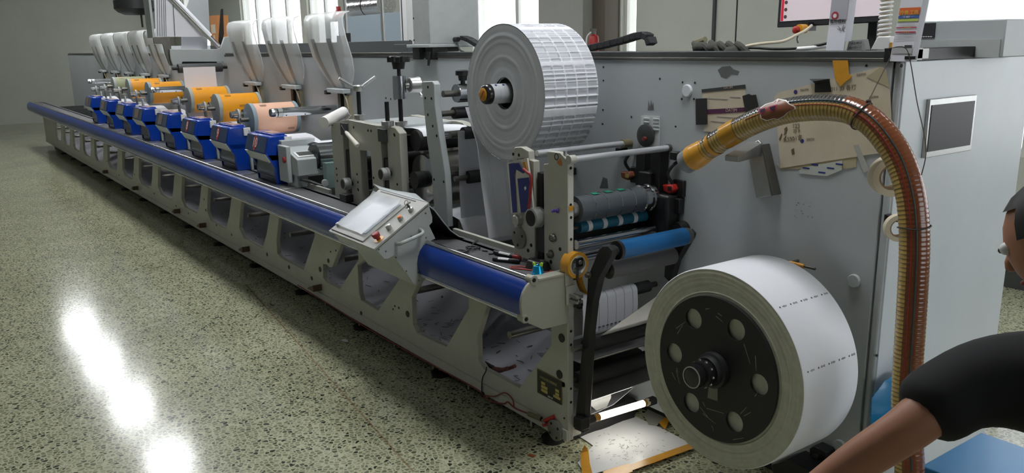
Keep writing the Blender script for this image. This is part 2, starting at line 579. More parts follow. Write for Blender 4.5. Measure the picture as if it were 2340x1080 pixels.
# blue curved cover and its two rails, interrupted by the control console
PROF = [(-.176, .812), (-.196, .800), (-.212, .782), (-.223, .755), (-.227, .728), (-.225, .70), (-.216, .672)]
for xa, xb in ((X0, -1.285), (-.804, -.012)):
    g = G(); g.sheet([[(xa, y, z) for y, z in PROF], [(xb, y, z) for y, z in PROF]], .004)
    link('blue_cover', g, 'blue', fr)
    link('upper_rail', G().cyl((xa, -.174, .817), (xb, -.174, .817), .0105), 'chrome', fr)
    link('lower_rail', G().cyl((xa, -.214, .668), (xb, -.214, .668), .0105), 'chrome', fr)
    link('cover_underside', G().hexa([(xa, -.212, .66), (xb, -.212, .66), (xb, 0, .62), (xa, 0, .62), (xa, -.212, .668), (xb, -.212, .668), (xb, 0, .64), (xa, 0, .64)]), 'dark', fr)
# end cap
cap = [(-.010, y, z) for y, z in ([(-.168, .833), (-.188, .828), (-.190, .808), (-.205, .797), (-.222, .775), (-.232, .748), (-.234, .72), (-.231, .69), (-.229, .664), (-.222, .650), (-.205, .650), (-.129, .606), (.0, .606), (.0, .815), (-.150, .815), (-.156, .83)])]
ec = link('end_cap', G().prism(cap, (.014, 0, 0)), 'cap', fr, .002)
link('cap_lip', G().hexa([(-.05, -.15, .806), (.006, -.15, .806), (.006, 0, .806), (-.05, 0, .806), (-.05, -.15, .817), (.006, -.15, .817), (.006, 0, .817), (-.05, 0, .817)]), 'cap', ec, .002)
for y, z in ((-.174, .817), (-.214, .668)):
    link('rail_boss', G().cyl((-.03, y, z), (.008, y, z), .0165), 'cap', ec)
    link('boss_bolt', G().cyl((.008, y, z), (.0095, y, z), .0085), 'hole', ec)
# bolts in the plate
for px, py, r in ((731, 615, .018), (610, 581, .014), (660, 610, .014), (712, 635.5, .014), (750, 595.5, .014), (825, 715, .012), (931, 717, .018), (1283, 772, .019), (1278, 855, .019),
                  (1010, 678, .006), (898, 706, .006), (755, 575, .006), (767, 572, .006), (902, 699, .006), (911, 703, .006), (466, 455, .009), (307, 398, .009), (343, 404, .009), (243, 368, .009),
                  (272, 400, .009), (402, 470, .009), (352, 442, .009), (430, 487, .009), (470, 480, .013), (494, 514, .009), (529, 536, .009), (461, 421, .01), (1289, 955, .004)):
    p = P(px, py, y=-.002)
    link('bolt', G().cyl((p.x, -.003, p.z), (p.x, .001, p.z), r, seg=16), 'dark', fr)
# holes on the narrow end face of the plate
for py in (497, 547, 600, 757, 788, 888, 919):
    p = P(1303, py, x=.0005)
    link('screw_hole', G().cyl((-.002, .016, p.z), (.0008, .016, p.z), .006, seg=12), 'hole', fr)
# lifting lugs: brown wedge plates
for px, py in ((239, 391), (307, 428), (401, 480), (459, 512), (556, 566), (717, 653)):
    p = P(px, py, y=-.03)
    g = G(); g.prism([(p.x-.045, -.06, p.z-.02), (p.x+.06, -.06, p.z-.022), (p.x+.06, -.06, p.z+.022), (p.x-.01, -.06, p.z-.004)], (0, .062, 0))
    link('lifting_lug', g, mat('brown_lug', (96, 74, 56), .5, var=.15), fr, .002)
# feet
for x in [-.18-.95*k for k in range(15)]:
    f = link('levelling_foot', G().lathe((x, .06, 0), (0, 0, 1), [(0, .05), (.02, .05), (.028, .02)], 20), 'dark', fr)
    link('foot_stem', G().cyl((x, .06, .028), (x, .06, .10), .012, seg=12), 'steel', f)
for x in (-.10, -.27, -.62, -.78, -1.12, -1.55, -2.0, -2.5):
    link('bolt_tail', G().cyl((x, .012, .05), (x, .012, .09), .005, seg=8), 'alu', fr)
# name plate
pl = [P(*q, y=-.001) for q in ((1228, 841), (1284, 870), (1284.5, 925), (1228.5, 896))]
g = G(); g.prism(pl, (0, -.002, 0)); npl = link('name_plate', g, mat('name_plate_brass_edge', (120, 108, 62), .4, metal=.5), fr)
ctr = sum(pl, Vector())/4
ux, uz = (pl[1]-pl[0]), (pl[3]-pl[0])
def plate_pt(u, w, y): q = pl[0]+ux*u+uz*w; return Vector((q.x, y, q.z))
g = G(); g.prism([plate_pt(u, w, -.003) for u, w in ((.02, .03), (.98, .03), (.98, .97), (.02, .97))], (0, -.0008, 0)); link('plate_face', g, mat('plate_black', (34, 33, 24), .4), npl)
for u0, u1, w0, w1 in ((.18, .34, .42, .53), (.18, .44, .56, .68), (.18, .44, .71, .83), (.76, .91, .42, .53), (.76, .91, .57, .68), (.68, .96, .70, .80)):
    g = G(); g.prism([plate_pt(u, w, -.0038) for u, w in ((u0, w0), (u1, w0), (u1, w1), (u0, w1))], (0, -.0006, 0)); link('value_field', g, mat('plate_gold', (196, 178, 98), .4), npl)
writing('plate_writing', '中特商標印刷機械', .0145, mat('plate_pale_gold', (168, 158, 106), .4), npl, plate_pt(.47, .27, -.0042), (1, 0, 0), (0, 0, 1))
writing('plate_writing', '有限公司', .009, 'white', npl, plate_pt(.55, .90, -.0042), (1, 0, 0), (0, 0, 1))
# flange disc low at the end
p = P(1272, 981, y=-.001)
fd = link('flange_disc', G().lathe((p.x, .0, p.z), (0, -1, 0), [(0, .046), (.014, .046), (.016, .043)], 40), mat('grey_flange', (126, 126, 116), .4, metal=.3), fr)
for k in range(4):
    a = .6+k*PI/2
    link('flange_screw', G().cyl((p.x+.032*math.cos(a), -.016, p.z+.032*math.sin(a)), (p.x+.032*math.cos(a), -.0175, p.z+.032*math.sin(a)), .006, seg=12), 'hole', fd)
link('under_light_block', G().box(X0, -.12, .12, .50, .004, .10), 'black', fr)  # added black box, stops light passing under the frame
# inside: trays that catch scraps, cross tubes
g = G(); g.sheet([[(X0, .04, .13), (X0, .30, .15), (X0, .52, .24)], [(-.05, .04, .13), (-.05, .30, .15), (-.05, .52, .24)]], .003)
link('catch_tray', g, mat('tray_grey', (124, 124, 130), .5, var=.12, scale=3), fr)
for xx in [-.45-.88*k for k in range(16)]:
    link('cross_tube', G().cyl((xx, .03, .42), (xx, .54, .42), .018, seg=14), 'steel', fr)
    link('cross_plate', G().box(xx-.36, xx-.345, .10, .54, .50, .76), 'grey_dk', fr)
SCRAP = G()
for i in range(260):
    x = -.25-abs(random.gauss(0, 1.6)) if i % 2 else random.uniform(-8, -.2)
    y = random.uniform(.06, .40)
    z = .134+max(0, (y-.05))*.075 + (max(0, y-.3))*.33
    a = random.uniform(0, PI); l = random.uniform(.012, .05); w = random.uniform(.002, .006)
    SCRAP.obox((x, y, z+.004), (l*math.cos(a), l*math.sin(a), random.uniform(-.008, .008)), (-w*math.sin(a), w*math.cos(a), 0), (0, 0, .0012))
o = solo('paper_scraps', SCRAP, mat('ink_scraps', (38, 37, 40), .7), 'dark strips of trimmed scrap lying in the tray inside the ivory frame', 'scraps')
o['kind'] = 'stuff'

# ================================================================== rear cabinet of the press
cb = thing('press_cabinet', 'tall grey cabinet wall behind the press with a dark rail on top', 'cabinet', (-7, 1.0, 0))
YB = .55
link('front_panel', G().box(X0, .958, YB, YB+.04, .06, 1.622), 'grey', cb, .003)
link('corner_strip', G().box(.962, .988, YB+.004, YB+.06, .06, 1.622), 'grey', cb, .008)
link('end_panel', G().box(.94, .992, YB+.018, 1.45, .06, 1.622), 'white_panel', cb, .003)
link('cabinet_top', G().box(X0, .96, YB+.005, 1.45, 1.60, 1.624), 'grey_dk', cb, .002)
link('rear_panel', G().box(X0, .96, 1.41, 1.45, .06, 1.6), 'grey', cb)
link('plinth', G().box(X0, .95, YB+.05, 1.42, 0, .06), 'dark', cb)
tr = link('guide_rail', G().box(-2.3, .935, YB-.004, YB+.10, 1.632, 1.655), 'grey_dk', cb, .003)
link('rail_base', G().box(-2.3, .95, YB-.006, YB+.11, 1.622, 1.632), 'steel', tr, .001)
tr2 = link('guide_rail', G().box(X0, -2.3, YB+.01, YB+.10, 1.636, 1.652), 'steel', cb, .003)
link('rail_base', G().box(X0, -2.3, YB-.002, YB+.11, 1.622, 1.634), 'grey_dk', tr2, .001)
link('rail_end_block', G().box(.93, .962, YB-.008, YB+.09, 1.62, 1.664), 'black', cb, .002)
link('end_rail', G().box(.962, .995, YB+.03, 1.42, 1.622, 1.662), 'dark', cb, .002)
link('clear_block', G().box(.964, 1.0, YB-.004, YB+.10, 1.624, 1.662), mat('pale_block', (176, 176, 170), .25), cb, .002)
p = P(2110, 123, x=1.0)
link('switch_plate', G().box(.994, 1.0, p.y-.035, p.y+.035, 1.628, 1.66), 'white', cb, .002)
# round plug caps
for px, py, r in ((1572, 207, .0245), (1953, 641, .0235), (1920, 1017, .0235)):
    q = P(px, py, y=YB)
    link('plug_cap', G().lathe((q.x, YB, q.z), (0, -1, 0), [(0, r), (.008, r), (.011, r*.9)], 32), mat('cap_grey', (176, 182, 182), .4) if px > 1600 else 'white_panel', cb)
for px, py in ((1560, 188), (1588, 189), (1558, 226), (1586, 226), (1379, 153), (1379, 184), (1378, 251), (1377, 283), (1508, 180), (1443, 267), (1544, 289), (882, 224), (893, 226), (903, 226), (1949, 1014), (1980, 150), (1850, 1075), (1545, 494)):
    q = P(px, py, y=YB)
    link('panel_hole', G().cyl((q.x, YB-.0012, q.z), (q.x, YB+.001, q.z), .0045 if px > 1000 else .007, seg=10), 'hole', cb)
q = P(2060, 150, x=.992); link('panel_hole', G().cyl((.991, q.y, q.z), (.9935, q.y, q.z), .006, seg=10), 'hole', cb)
q = P(2004, 812, x=.992); link('panel_hole', G().cyl((.991, q.y, q.z), (.9935, q.y, q.z), .005, seg=10), 'hole', cb)
# smudges and glue stains left on the panel, plus one painted shadow
STAIN = glassy('old_glue_stain', (104, 106, 104), 0.16, .8)
def stain_shade(pts, m=STAIN, y=YB-.0006):
    g = G(); g.prism([P(*q, y=y) for q in pts], (0, -.0003, 0)); return link('stain_shade', g, m, cb)
stain_shade([(1640, 160), (1650, 152), (1668, 150), (1676, 158), (1690, 163), (1686, 172), (1672, 170), (1660, 180), (1648, 176)])
stain_shade([(1480, 252), (1482, 228), (1485, 244), (1488, 227), (1491, 243), (1493, 232), (1494, 252)])
stain_shade([(1370, 430), (1378, 404), (1388, 408), (1390, 430)], glassy('shadow_smudge', (80, 82, 82), .14, .8))  # shadow painted on the panel as a dark see-through patch
for i in range(14):
    px, py = random.uniform(1815, 1862), random.uniform(462, 505)
    stain_shade([(px, py), (px+random.uniform(2, 6), py+random.uniform(-2, 2)), (px+random.uniform(1, 5), py+random.uniform(2, 4))])
# louvred opening behind the rewind bars
q0, q1 = P(1466, 264, y=YB), P(1507, 430, y=YB)
lv = link('louvre_plate', G().prism([P(*q, y=YB-.0005) for q in ((1466, 264), (1508, 266), (1506, 430), (1464, 430))], (0, -.003, 0)), mat('louvre_white', (206, 208, 208), .5), cb)
for r_ in range(4):
    for c_ in range(2):
        q = P(1478+c_*22, 271+r_*8+c_*1, y=YB-.004)
        if c_ == 0 and r_ > 1: continue
        link('louvre', G().box(q.x-.018, q.x+.016, YB-.0075, YB-.003, q.z-.005, q.z+.004), M['machine'], lv, .002)
q = P(1470, 310, y=YB-.03)
link('handwheel', G().lathe((q.x, YB-.004, q.z), (0, -1, 0), [(0, .03), (.006, .048), (.018, .048), (.022, .035)], 32), 'grey_dk', cb)
link('handle_knob', G().cyl((q.x+.01, YB-.024, q.z-.012), (q.x+.01, YB-.04, q.z-.012), .009), mat('dull_red', (120, 50, 46), .5), cb)
for xa, xb, za, zb in ((1457, 1474, 346, 445), (1492, 1508, 345, 480)):
    a, b = P(xa, za, y=YB-.05), P(xb, zb, y=YB-.05)
    link('slide_post', G().box(a.x, b.x, YB-.06, YB-.004, b.z, a.z), 'dark', cb, .003)
for px, py in ((1546, 355), (1304, 390), (1420, 345)):
    q = P(px, py, y=YB-.02)
    link('stop_block', G().box(q.x-.02, q.x+.02, YB-.04, YB+.001, q.z-.018, q.z+.016), 'dark', cb, .004)
# hose hook plate of folded steel

# ================================================================== print units: blue covers 3..10
CORN = {10: (614, 313), 9: (523.3, 292), 8: (449, 275), 7: (385, 259), 6: (328, 248), 5: (285.7, 236.7), 4: (246.8, 229), 3: (210.7, 223.7)}
NUMLAB = {10: 'blue print unit cover marked 10, nearest the camera', 9: 'blue print unit cover marked 9, second nearest', 8: 'blue print unit cover marked 8 beside cover 9',
          7: 'blue print unit cover with a torn grey sticker marked 7', 6: 'blue print unit cover with a grey sticker marked 6', 5: 'blue print unit cover with a large pale worn sticker',
          4: 'blue print unit cover with a narrow grey sticker marked 4', 3: 'blue print unit cover cut by the left edge of the photo'}
TAPE_G = mat('grey_sticker', (128, 126, 120), .5, var=.15, scale=30)
NUM_PANEL = mat('number_panel_blue', (46, 70, 108), .22, coat=.5)
LIP = mat('lip_grey_green', (186, 196, 178), .3, coat=.2)


def unit_box(n):
    q = P(*CORN[n], y=-.102)
    x1 = q.x; x0 = x1-.405
    t = thing('print_unit_cover', NUMLAB[n], 'machine cover', ((x0+x1)/2, -.03, .8), 'numbered blue covers of the print units')
    g = G(); g.prism([(x0, y, z) for y, z in ((-.104, 1.122), (-.134, 1.012), (-.100, .955), (.03, .955), (.03, 1.126), (-.09, 1.126))], (x1-x0, 0, 0))
    link('housing', g, 'blue_box', t, .010)
    g = G(); g.prism([(x1-.034, y, z) for y, z in ((-.070, .80), (-.078, .912), (-.132, 1.008), (.03, 1.0), (.03, .80))], (.034, 0, 0))
    link('side_cheek', g, 'blue_box', t, .006)
    g = G(); g.prism([(x0, y, z) for y, z in ((-.060, .80), (-.068, .905), (-.11, .985), (.03, 1.0), (.03, .80))], (.015, 0, 0))
    link('side_cheek', g, 'blue_box', t, .003)
    dr = link('drawer', G().box(x0+.02, x1-.036, -.066, .02, .845, .95), 'blue_dk', t, .004)
    link('drawer_edge', G().box(x0+.02, x1-.036, -.071, -.06, .842, .848), 'steel', dr, .001)
    link('drawer', G().box(x0+.03, x1-.036, -.055, .02, .80, .84), 'blue_dk', t, .004)
    g = G(); g.sheet([[(x0+.004, -.1355, 1.008), (x1-.004, -.1355, 1.008)], [(x0+.004, -.1025, .955), (x1-.004, -.1025, .955)]], .004)
    lp = link('front_lip', g, LIP, t)
    link('lip_edge', G().box(x0+.01, x1-.02, -.104, -.094, .948, .954), 'alu', lp, .001)
    up = Vector((0, .03, .11)).normalized()
    nrm = Vector((0, -.11, .03)).normalized()
    c = Vector(((x0+x1)/2-.0, -.119, 1.067))
    g = G(); g.obox(c+nrm*.0028, (.385, 0, 0), up*.102, nrm*.003)
    link('number_panel', g, NUM_PANEL, t)
    if n <= 7:
        wv = {7: .17, 6: .2, 5: .36, 4: .22, 3: .15}[n]
        g = G(); g.obox(c+Vector((-.05 if n != 5 else 0, 0, 0))+nrm*.0048, (wv, 0, .012), up*.092, nrm*.0012)
        link('grey_sticker', g, TAPE_G, t)
    cx = c + Vector((-.012, 0, 0)) + nrm*.0056
    if n >= 8:
        g = G(); g.lathe(cx, nrm, [(0, .030), (.0008, .030)], 32)
        for v in g.bm.verts:      # taller than wide
            dlt = v.co-cx; v.co += up*(dlt.dot(up))*.75
        link('red_disc', g, mat('red_disc', (176, 62, 54), .4), t)
        writing('number', str(n), .094, mat('number_white', (250, 226, 218), .4), t, cx+nrm*.0016, (1, 0, 0), up)
    elif n != 5:
        writing('number', str(n), .085, mat('number_red', (206, 62, 44), .4), t, cx+nrm*.0012, (1, 0, 0), up)
    g = G(); g.box(x0+.05, x1-.04, -.07, .025, 1.124, 1.136); tr_ = link('top_tray', g, 'blue_box', t, .004)
    link('tray_insert', G().box(x0+.16, x1-.09, -.05, .015, 1.134, 1.139), mat('tray_paper', (176, 140, 120), .5), tr_, .002)
    link('back_plate', G().box(x0-.01, x1+.02, .032, .052, .80, 1.10), 'machine', t, .004)
    link('latch', G().box(x1+.0, x1+.018, .0, .05, 1.06, 1.118), 'white', t, .003)
    link('floor_strip', G().box(x1+.02, x1+.22, -.14, .0, .80, .804), 'alu', t, .001)


for n in sorted(CORN): unit_box(n)

# plate cylinders and shafts above the covers
Y0C, Y1C = .10, .475
RING_G = mat('cylinder_ring', (160, 164, 158), .45)
RING_B = mat('cylinder_ring_bluish', (140, 158, 166), .45)


def plate_cyl(px, py, m, label, ring=RING_G, r=.122):
    q = P(px, py, y=Y0C)
    t = thing('plate_cylinder', label, 'cylinder', (q.x, .3, q.z-r), 'plate cylinders above the print units')
    link('sleeve', G().cyl((q.x, Y0C+.035, q.z), (q.x, Y1C-.03, q.z), r-.004, seg=48), m, t)
    link('ring', G().lathe((q.x, Y0C, q.z), (0, 1, 0), [(0, r-.012), (.004, r), (.032, r), (.035, r-.006)], 48), ring, t)
    link('ring', G().lathe((q.x, Y1C-.03, q.z), (0, 1, 0), [(0, r-.006), (.003, r), (.026, r), (.03, r-.012)], 48), ring, t)
    link('journal', G().cyl((q.x, Y0C-.06, q.z), (q.x, Y0C, q.z), .016), 'steel', t)
    for k in range(3):
        a = .5+k*.9
        yy = Y0C+.10+.10*k
        g = G(); g.obox((q.x+(r-.002)*math.sin(a), yy, q.z+(r-.002)*math.cos(a)), (.018*math.cos(a), 0, -.018*math.sin(a)), (0, .05, 0), (.002*math.sin(a), 0, .002*math.cos(a)))
        link('plate_mark', g, mat('plate_mark_' + m, tuple(int(v*.72) for v in ((238, 160, 22) if m == 'orange' else (236, 188, 160))), .4), t)
    return q


plate_cyl(568, 273, 'pink', 'pink plate cylinder with pale blue end rings, nearest the die station', RING_B)
plate_cyl(491, 248, 'orange', 'orange plate cylinder right beside the pink one')
plate_cyl(428, 229, 'orange', 'orange plate cylinder just right of the hanging white web', r=.118)
plate_cyl(336, 213, 'orange', 'orange plate cylinder behind the chrome shaft, left of the hanging web', RING_B, r=.118)
plate_cyl(291, 203, 'orange', 'farthest of the orange plate cylinders', r=.115)
GREEN_C = mat('olive_plate', (150, 156, 120), .45); M['olive'] = GREEN_C
plate_cyl(257, 197, 'olive', 'olive green plate cylinder at the far left', r=.112)


def chrome_shaft(px, py, label, r=.031, y1=.545):
    q = P(px, py, y=.05)
    t = thing('chrome_shaft', label, 'shaft', (q.x, .3, q.z-r), 'bare chrome shafts above the print units')
    link('collar', G().lathe((q.x, .05, q.z), (0, 1, 0), [(0, r*.8), (.004, r*.92), (.012, r*.92), (.016, r*.97), (.045, r*.97)], 32), 'chrome', t)
    link('collar_groove', G().cyl((q.x, .095, q.z), (q.x, .103, q.z), r*.8), 'dark', t)
    link('collar', G().cyl((q.x, .103, q.z), (q.x, .136, q.z), r*.96, seg=32), 'alu', t)
    link('tube', G().cyl((q.x, .138, q.z), (q.x, y1, q.z), r, seg=40), 'chrome', t)
    for yy in (.16, .30):
        link('set_screw', G().cyl((q.x+r*.7, yy, q.z-r*.71), (q.x+r*.73, yy, q.z-r*.74), .005, seg=10), 'hole', t)


chrome_shaft(617, 258, 'large chrome shaft in front of the pink cylinder')
chrome_shaft(343, 206, 'chrome shaft in front of an orange cylinder, left of the hanging web', .030)
chrome_shaft(200, 186, 'chrome shaft at the far left edge of the photo', .030)

# journals with lever rings in front of every cylinder
for i, (px, py, lab) in enumerate(((526, 263, 'chrome roller end in a ring bracket beside the pink cylinder'), (451, 245, 'chrome roller end in a ring bracket beside the right orange cylinder'),
        (392, 232, 'chrome roller end in a ring bracket right below the hanging web'), (297, 215, 'chrome roller end in a ring bracket over the blue cover marked 6'),
        (259, 207, 'chrome roller end in a ring bracket over the blue cover marked 5'), (227, 201, 'chrome roller end in a ring bracket over the blue cover marked 4'), (208, 204, 'chrome roller end in a ring bracket over the blue cover at the left edge'))):
    q = P(px, py, y=.06)
    t = thing('anilox_roller', lab, 'roller', (q.x, .2, q.z-.04), 'chrome roller ends over the blue covers')
    link('end_collar', G().lathe((q.x, .06, q.z), (0, 1, 0), [(0, .022), (.004, .027), (.018, .027), (.02, .030), (.055, .030)], 28), 'chrome', t)
    link('ring_bracket', G().lathe((q.x, .115, q.z), (0, 1, 0), [(0, .026), (0, .045), (.014, .045), (.014, .026)], 28), 'machine', t)
    g = G(); g.prism([(q.x-.03, .116, q.z-.02), (q.x+.03, .116, q.z-.02), (q.x+.07, .116, .99), (q.x+.0, .116, .99)], (0, .012, 0)); link('bracket_leg', g, 'steel', t, .002)
    link('journal', G().cyl((q.x, .129, q.z), (q.x, .16, q.z), .022), 'steel', t)
    link('roller_body', G().cyl((q.x, .16, q.z), (q.x, .46, q.z), .04, seg=32), 'steel', t)
    g = G(); g.prism([(q.x+.17, .135, 1.16), (q.x+.22, .135, 1.16), (q.x+.30, .135, .80), (q.x+.13, .135, .80)], (0, .014, 0)); link('bearing_plate', g, 'machine', t, .003)
    link('tension_block', G().box(q.x+.09, q.x+.13, .07, .11, 1.05, 1.10), 'alu', t, .003)
    link('tension_block', G().box(q.x+.19, q.x+.24, .08, .125, 1.03, 1.07), 'white', t, .003)

# the printed web running level through the units
WEB_TXT = 'white_paper'
g = G()
rows = []
pts = [(-11.3, .9), (-11.2, 1.0)]
for k in range(15):
    xc = -14.2+.87*k
    if xc > -2.9: break
    if xc < -11: continue
    pts += [(xc, 1.045), (xc+.10, 1.06), (xc+.22, 1.055), (xc+.5, 1.0)]
pts += [(-2.95, 1.055), (-2.84, 1.085), (-2.74, 1.083)]
g.sheet([[(x, .145, z), (x, .43, z)] for x, z in pts], .0012)
solo('paper_web', g, 'paper', 'white paper web running level under the plate cylinders', 'paper web')
t = thing('impression_roller', 'dark roller under the white web beside the small grey screen box', 'roller', (-2.76, .29, .9))
link('roller_body', G().cyl((-2.76, .12, .985), (-2.76, .46, .985), .095, seg=40), 'chrome', t)
link('end_disc', G().cyl((-2.76, .105, .985), (-2.76, .12, .985), .088, seg=40), 'dark', t)
# back brackets, guards
GUARD = glassy('clear_guard', (240, 242, 240), .30, .2)
STRIP = glassy('clear_guard_strip', (130, 132, 130), .12, .3)
EDGE = glassy('clear_guard_edge', (250, 250, 250), .75, .15)


def guard(x, label):
    t = thing('splash_guard', label, 'guard', (x, .5, 1.37), 'clear flip-up guards over the print units')
    hw = .30
    prof = [(.535, 1.41), (.515, 1.46), (.49, 1.53), (.465, 1.62), (.442, 1.75), (.432, 1.84), (.437, 1.885), (.455, 1.915), (.50, 1.93)]
    xs = [-hw, -hw+.012, -hw+.04, -.1, 0, .1, hw-.04, hw-.012, hw]
    dep = [.05, .018, .003, 0, 0, 0, .003, .018, .05]
    def sx(z): return (1.75-z)*.20
    def wz(z): return 1.0 if z > 1.6 else .55+.45*max(0, (z-1.41)/.19)
    rows = []
    for (y, z) in prof:
        rows.append([(x+u*wz(z)+sx(z), min(y+d_, .545), z) for u, d_ in zip(xs, dep)])
    g = G(); g.sheet(rows, .004); link('curved_sheet', g, GUARD, t)
    for c0 in (-.15, .13):
        rows = [[(x+(c0-.035)*wz(z)+sx(z), y-.006, z), (x+(c0+.035)*wz(z)+sx(z), y-.006, z)] for y, z in prof[:5]]
        g = G(); g.sheet(rows, .002); link('leg_strip', g, STRIP, t)
    for s in (-1, 1):
        g = G(); g.tube([(x+s*hw*wz(z)+sx(z), min(y+.05, .545), z) for y, z in prof[1:]], .0038, 6); link('bright_edge', g, EDGE, t)
    link('hinge_arm', G().box(x-.04, x+.24, .47, .53, 1.375, 1.405), 'machine', t, .004)
    link('hinge_bracket', G().box(x+.08, x+.13, .50, .552, 1.20, 1.385), 'dark', t, .003)
    link('hinge_bracket', G().box(x+.14, x+.22, .52, .552, 1.16, 1.36), mat('bracket_beige', (150, 142, 116), .5), t, .003)
    link('clip', G().box(x-.07, x-.03, .465, .50, 1.36, 1.39), 'black', t, .002)
    link('cable', G().tube(spline([(x+.18, .50, 1.375), (x+.23, .50, 1.33), (x+.20, .53, 1.24), (x+.18, .552, 1.2)], 5), .005, 6), 'beige', t)


for gx, lab in ((-3.27, 'clear flip-up guard nearest the die station'), (-4.16, 'clear guard second from the die station'), (-5.06, 'clear guard just right of the overhead web frame'),
                (-8.15, 'clear guard just left of the overhead web frame'), (-9.05, 'clear guard second left of the overhead web frame'), (-9.95, 'clear guard third left of the overhead web frame'), (-10.85, 'clear guard fourth left of the overhead web frame'), (-11.75, 'farthest clear guard at the left edge of the photo')):
    guard(gx, lab)

# ================================================================== overhead web turning frame
tf = thing('web_turning_frame', 'grey overhead frame with turning bar and dark roller carrying the white web', 'machine frame', (-5.9, .3, 1.5))
XT = -5.85
def T2(px, py, x=XT): q = P(px, py, x=x); return q
out = [(388, 112), (497, 112), (505, 108), (513, 85), (527, 82), (535, 145), (512, 146), (510, 141), (417, 141), (414, 150), (396, 150), (390, 135)]
g = G(); g.prism([T2(*q) for q in out], (-.03, 0, 0)); link('bracket_plate', g, 'machine', tf, .003)
a, b = P(407, 158, x=-5.80), P(507, 158, x=-5.80)
rl = link('guide_roller', G().cyl((-5.80, a.y, 1.52), (-5.80, b.y, 1.52), .042, seg=32), 'grey_dk', tf)
link('roller_pin', G().cyl((-5.80, a.y-.05, 1.52), (-5.80, b.y+.06, 1.52), .015), 'dark', rl)
link('guide_roller', G().cyl((-5.90, a.y+.02, 1.56), (-5.90, b.y-.02, 1.56), .03, seg=24), 'dark', tf)
# broad overhead panel with web and slanting turning bar
pan = [(352, 20), (352, 84), (482, 84), (430, 20)]
g = G(); g.prism([T2(*q, x=-5.95) for q in ((352, -20), (356, 84), (481, 84), (393, -20))], (-.01, 0, 0)); link('printed_web', g, 'paper', tf)
for px in (358, 363, 368, 373, 377):
    g = G(); g.prism([T2(*q, x=-5.939) for q in ((px, -20), (px+1.2, -20), (px+3, 83), (px+2, 83))], (.001, 0, 0)); link('printed_line', g, 'grey_dk', tf)
g = G(); g.prism([T2(*q, x=-5.939) for q in ((393, -20), (394.5, -20), (400.5, 83), (399, 83))], (.001, 0, 0)); link('printed_line', g, 'grey_dk', tf)
a, b = T2(416, 22, -5.92), T2(500, 107, -5.88)
d = (a-b).normalized()
tb = link('turning_bar', G().cyl(a+d*.3, b, .024, seg=20), 'chrome', tf)
a, b = T2(418, 19, -5.93), T2(479, 84, -5.90)
link('wrapped_web', G().tube([a+d*.25, b], .032, 16), 'paper', tf)
g = G(); g.prism([T2(*q, x=-6.05) for q in ((415, 84), (474, 84), (474, 115), (415, 115))], (-.01, 0, 0)); link('inner_web', g, 'paper_grey', tf)
g = G(); g.prism([T2(*q, x=-6.12) for q in ((440, -20), (475, -20), (480, 84), (425, 84), (425, 20))], (-.01, 0, 0)); link('back_web', g, 'machine', tf)
link('side_column', G().box(-6.1, -5.9, T2(346, 60, -5.9).y, T2(352, 60, -5.9).y, 1.8, 2.7), 'machine', tf, .003)
g = G(); g.prism([T2(*q, x=-5.9) for q in ((350, 84), (388, 84), (392, 112), (396, 150), (388, 150), (376, 118), (372, 100), (352, 100))], (-.02, 0, 0)); link('side_plate', g, 'steel', tf, .003)
g = G(); g.prism([T2(*q, x=-5.95) for q in ((505, 20), (510, 20), (512, 78), (505, 105), (500, 95))], (-.02, 0, 0)); link('dark_arm', g, 'dark', tf, .002)
g = G(); yA, yB2 = T2(420, 200, -5.80).y, T2(493, 200, -5.80).y
g.sheet([[(-5.755, yA, 1.53), (-5.755, yB2, 1.53)], [(-5.755, yA, 1.40), (-5.755, yB2, 1.40)], [(-5.75, yA+.01, 1.05), (-5.75, yB2+.01, 1.05)]], .0015)
solo('paper_web', g, 'paper', 'white web hanging straight down from the overhead dark roller', 'paper web')
g = G(); g.lathe(P(310, 32, x=-9.0)+Vector((0, 0, .16)), (0, 0, -1), [(0, .24), (.10, .24), (.14, .20), (.17, .13), (.172, .02)], 32)
q = P(310, 32, x=-9.0)
bl = thing('black_pendant', 'round black pendant fixture hanging at the top left over the guards', 'pendant', (q.x, q.y, q.z))
link('bowl', g, 'black', bl)
link('stem', G().cyl((q.x+.02, q.y+.06, q.z-.01), (q.x+.02, q.y+.06, q.z-.16), .012), 'dark', bl)
link('hanger', G().cyl((q.x, q.y, q.z+.16), (q.x, q.y, ZC), .015), 'dark', bl)

# ================================================================== control console
XA, XB = -1.285, -.804
co = thing('control_console', 'grey tilted control console with film-covered touch screen and red stop button', 'control panel', ((XA+XB)/2, -.3, .62))
prof = [(-.155, .987), (-.139, .93), (-.14, .905), (-.157, .893), (-.127, .827), (-.174, .812), (-.216, .62), (-.25, .626), (-.348, .781), (-.375, .77), (-.394, .773), (-.426, .814), (-.432, .820)]
g = G(); g.prism([(XA+.006, y, z) for y, z in prof], (XB-XA-.008, 0, 0)); link('body', g, 'console', co, .002)
A0 = Vector((0, -.438, .820)); tv = Vector((0, .283, .171)); LV = tv.length; tv.normalize(); nv = Vector((0, -tv.z, tv.y))
def lid(u, v, h): return Vector((XA+(XB-XA)*u, 0, 0))+A0+tv*(v*LV)+nv*h
def slab(u0, u1, v0, v1, h0, h1):
    return G().hexa([lid(u0, v0, h0), lid(u1, v0, h0), lid(u1, v1, h0), lid(u0, v1, h0), lid(u0, v0, h1), lid(u1, v0, h1), lid(u1, v1, h1), lid(u0, v1, h1)])
def on_lid(px, py, h=.0):
    d = RIGHT*((px-CX)/F_PX) - UP*((py-CY)/F_PX) + fwd
    t = (A0+nv*h-CAM).dot(nv)/d.dot(nv)
    return CAM+d*t
link('lid', slab(-.005, 1.005, -.01, 1.01, 0, .010), 'lid', co, .002)
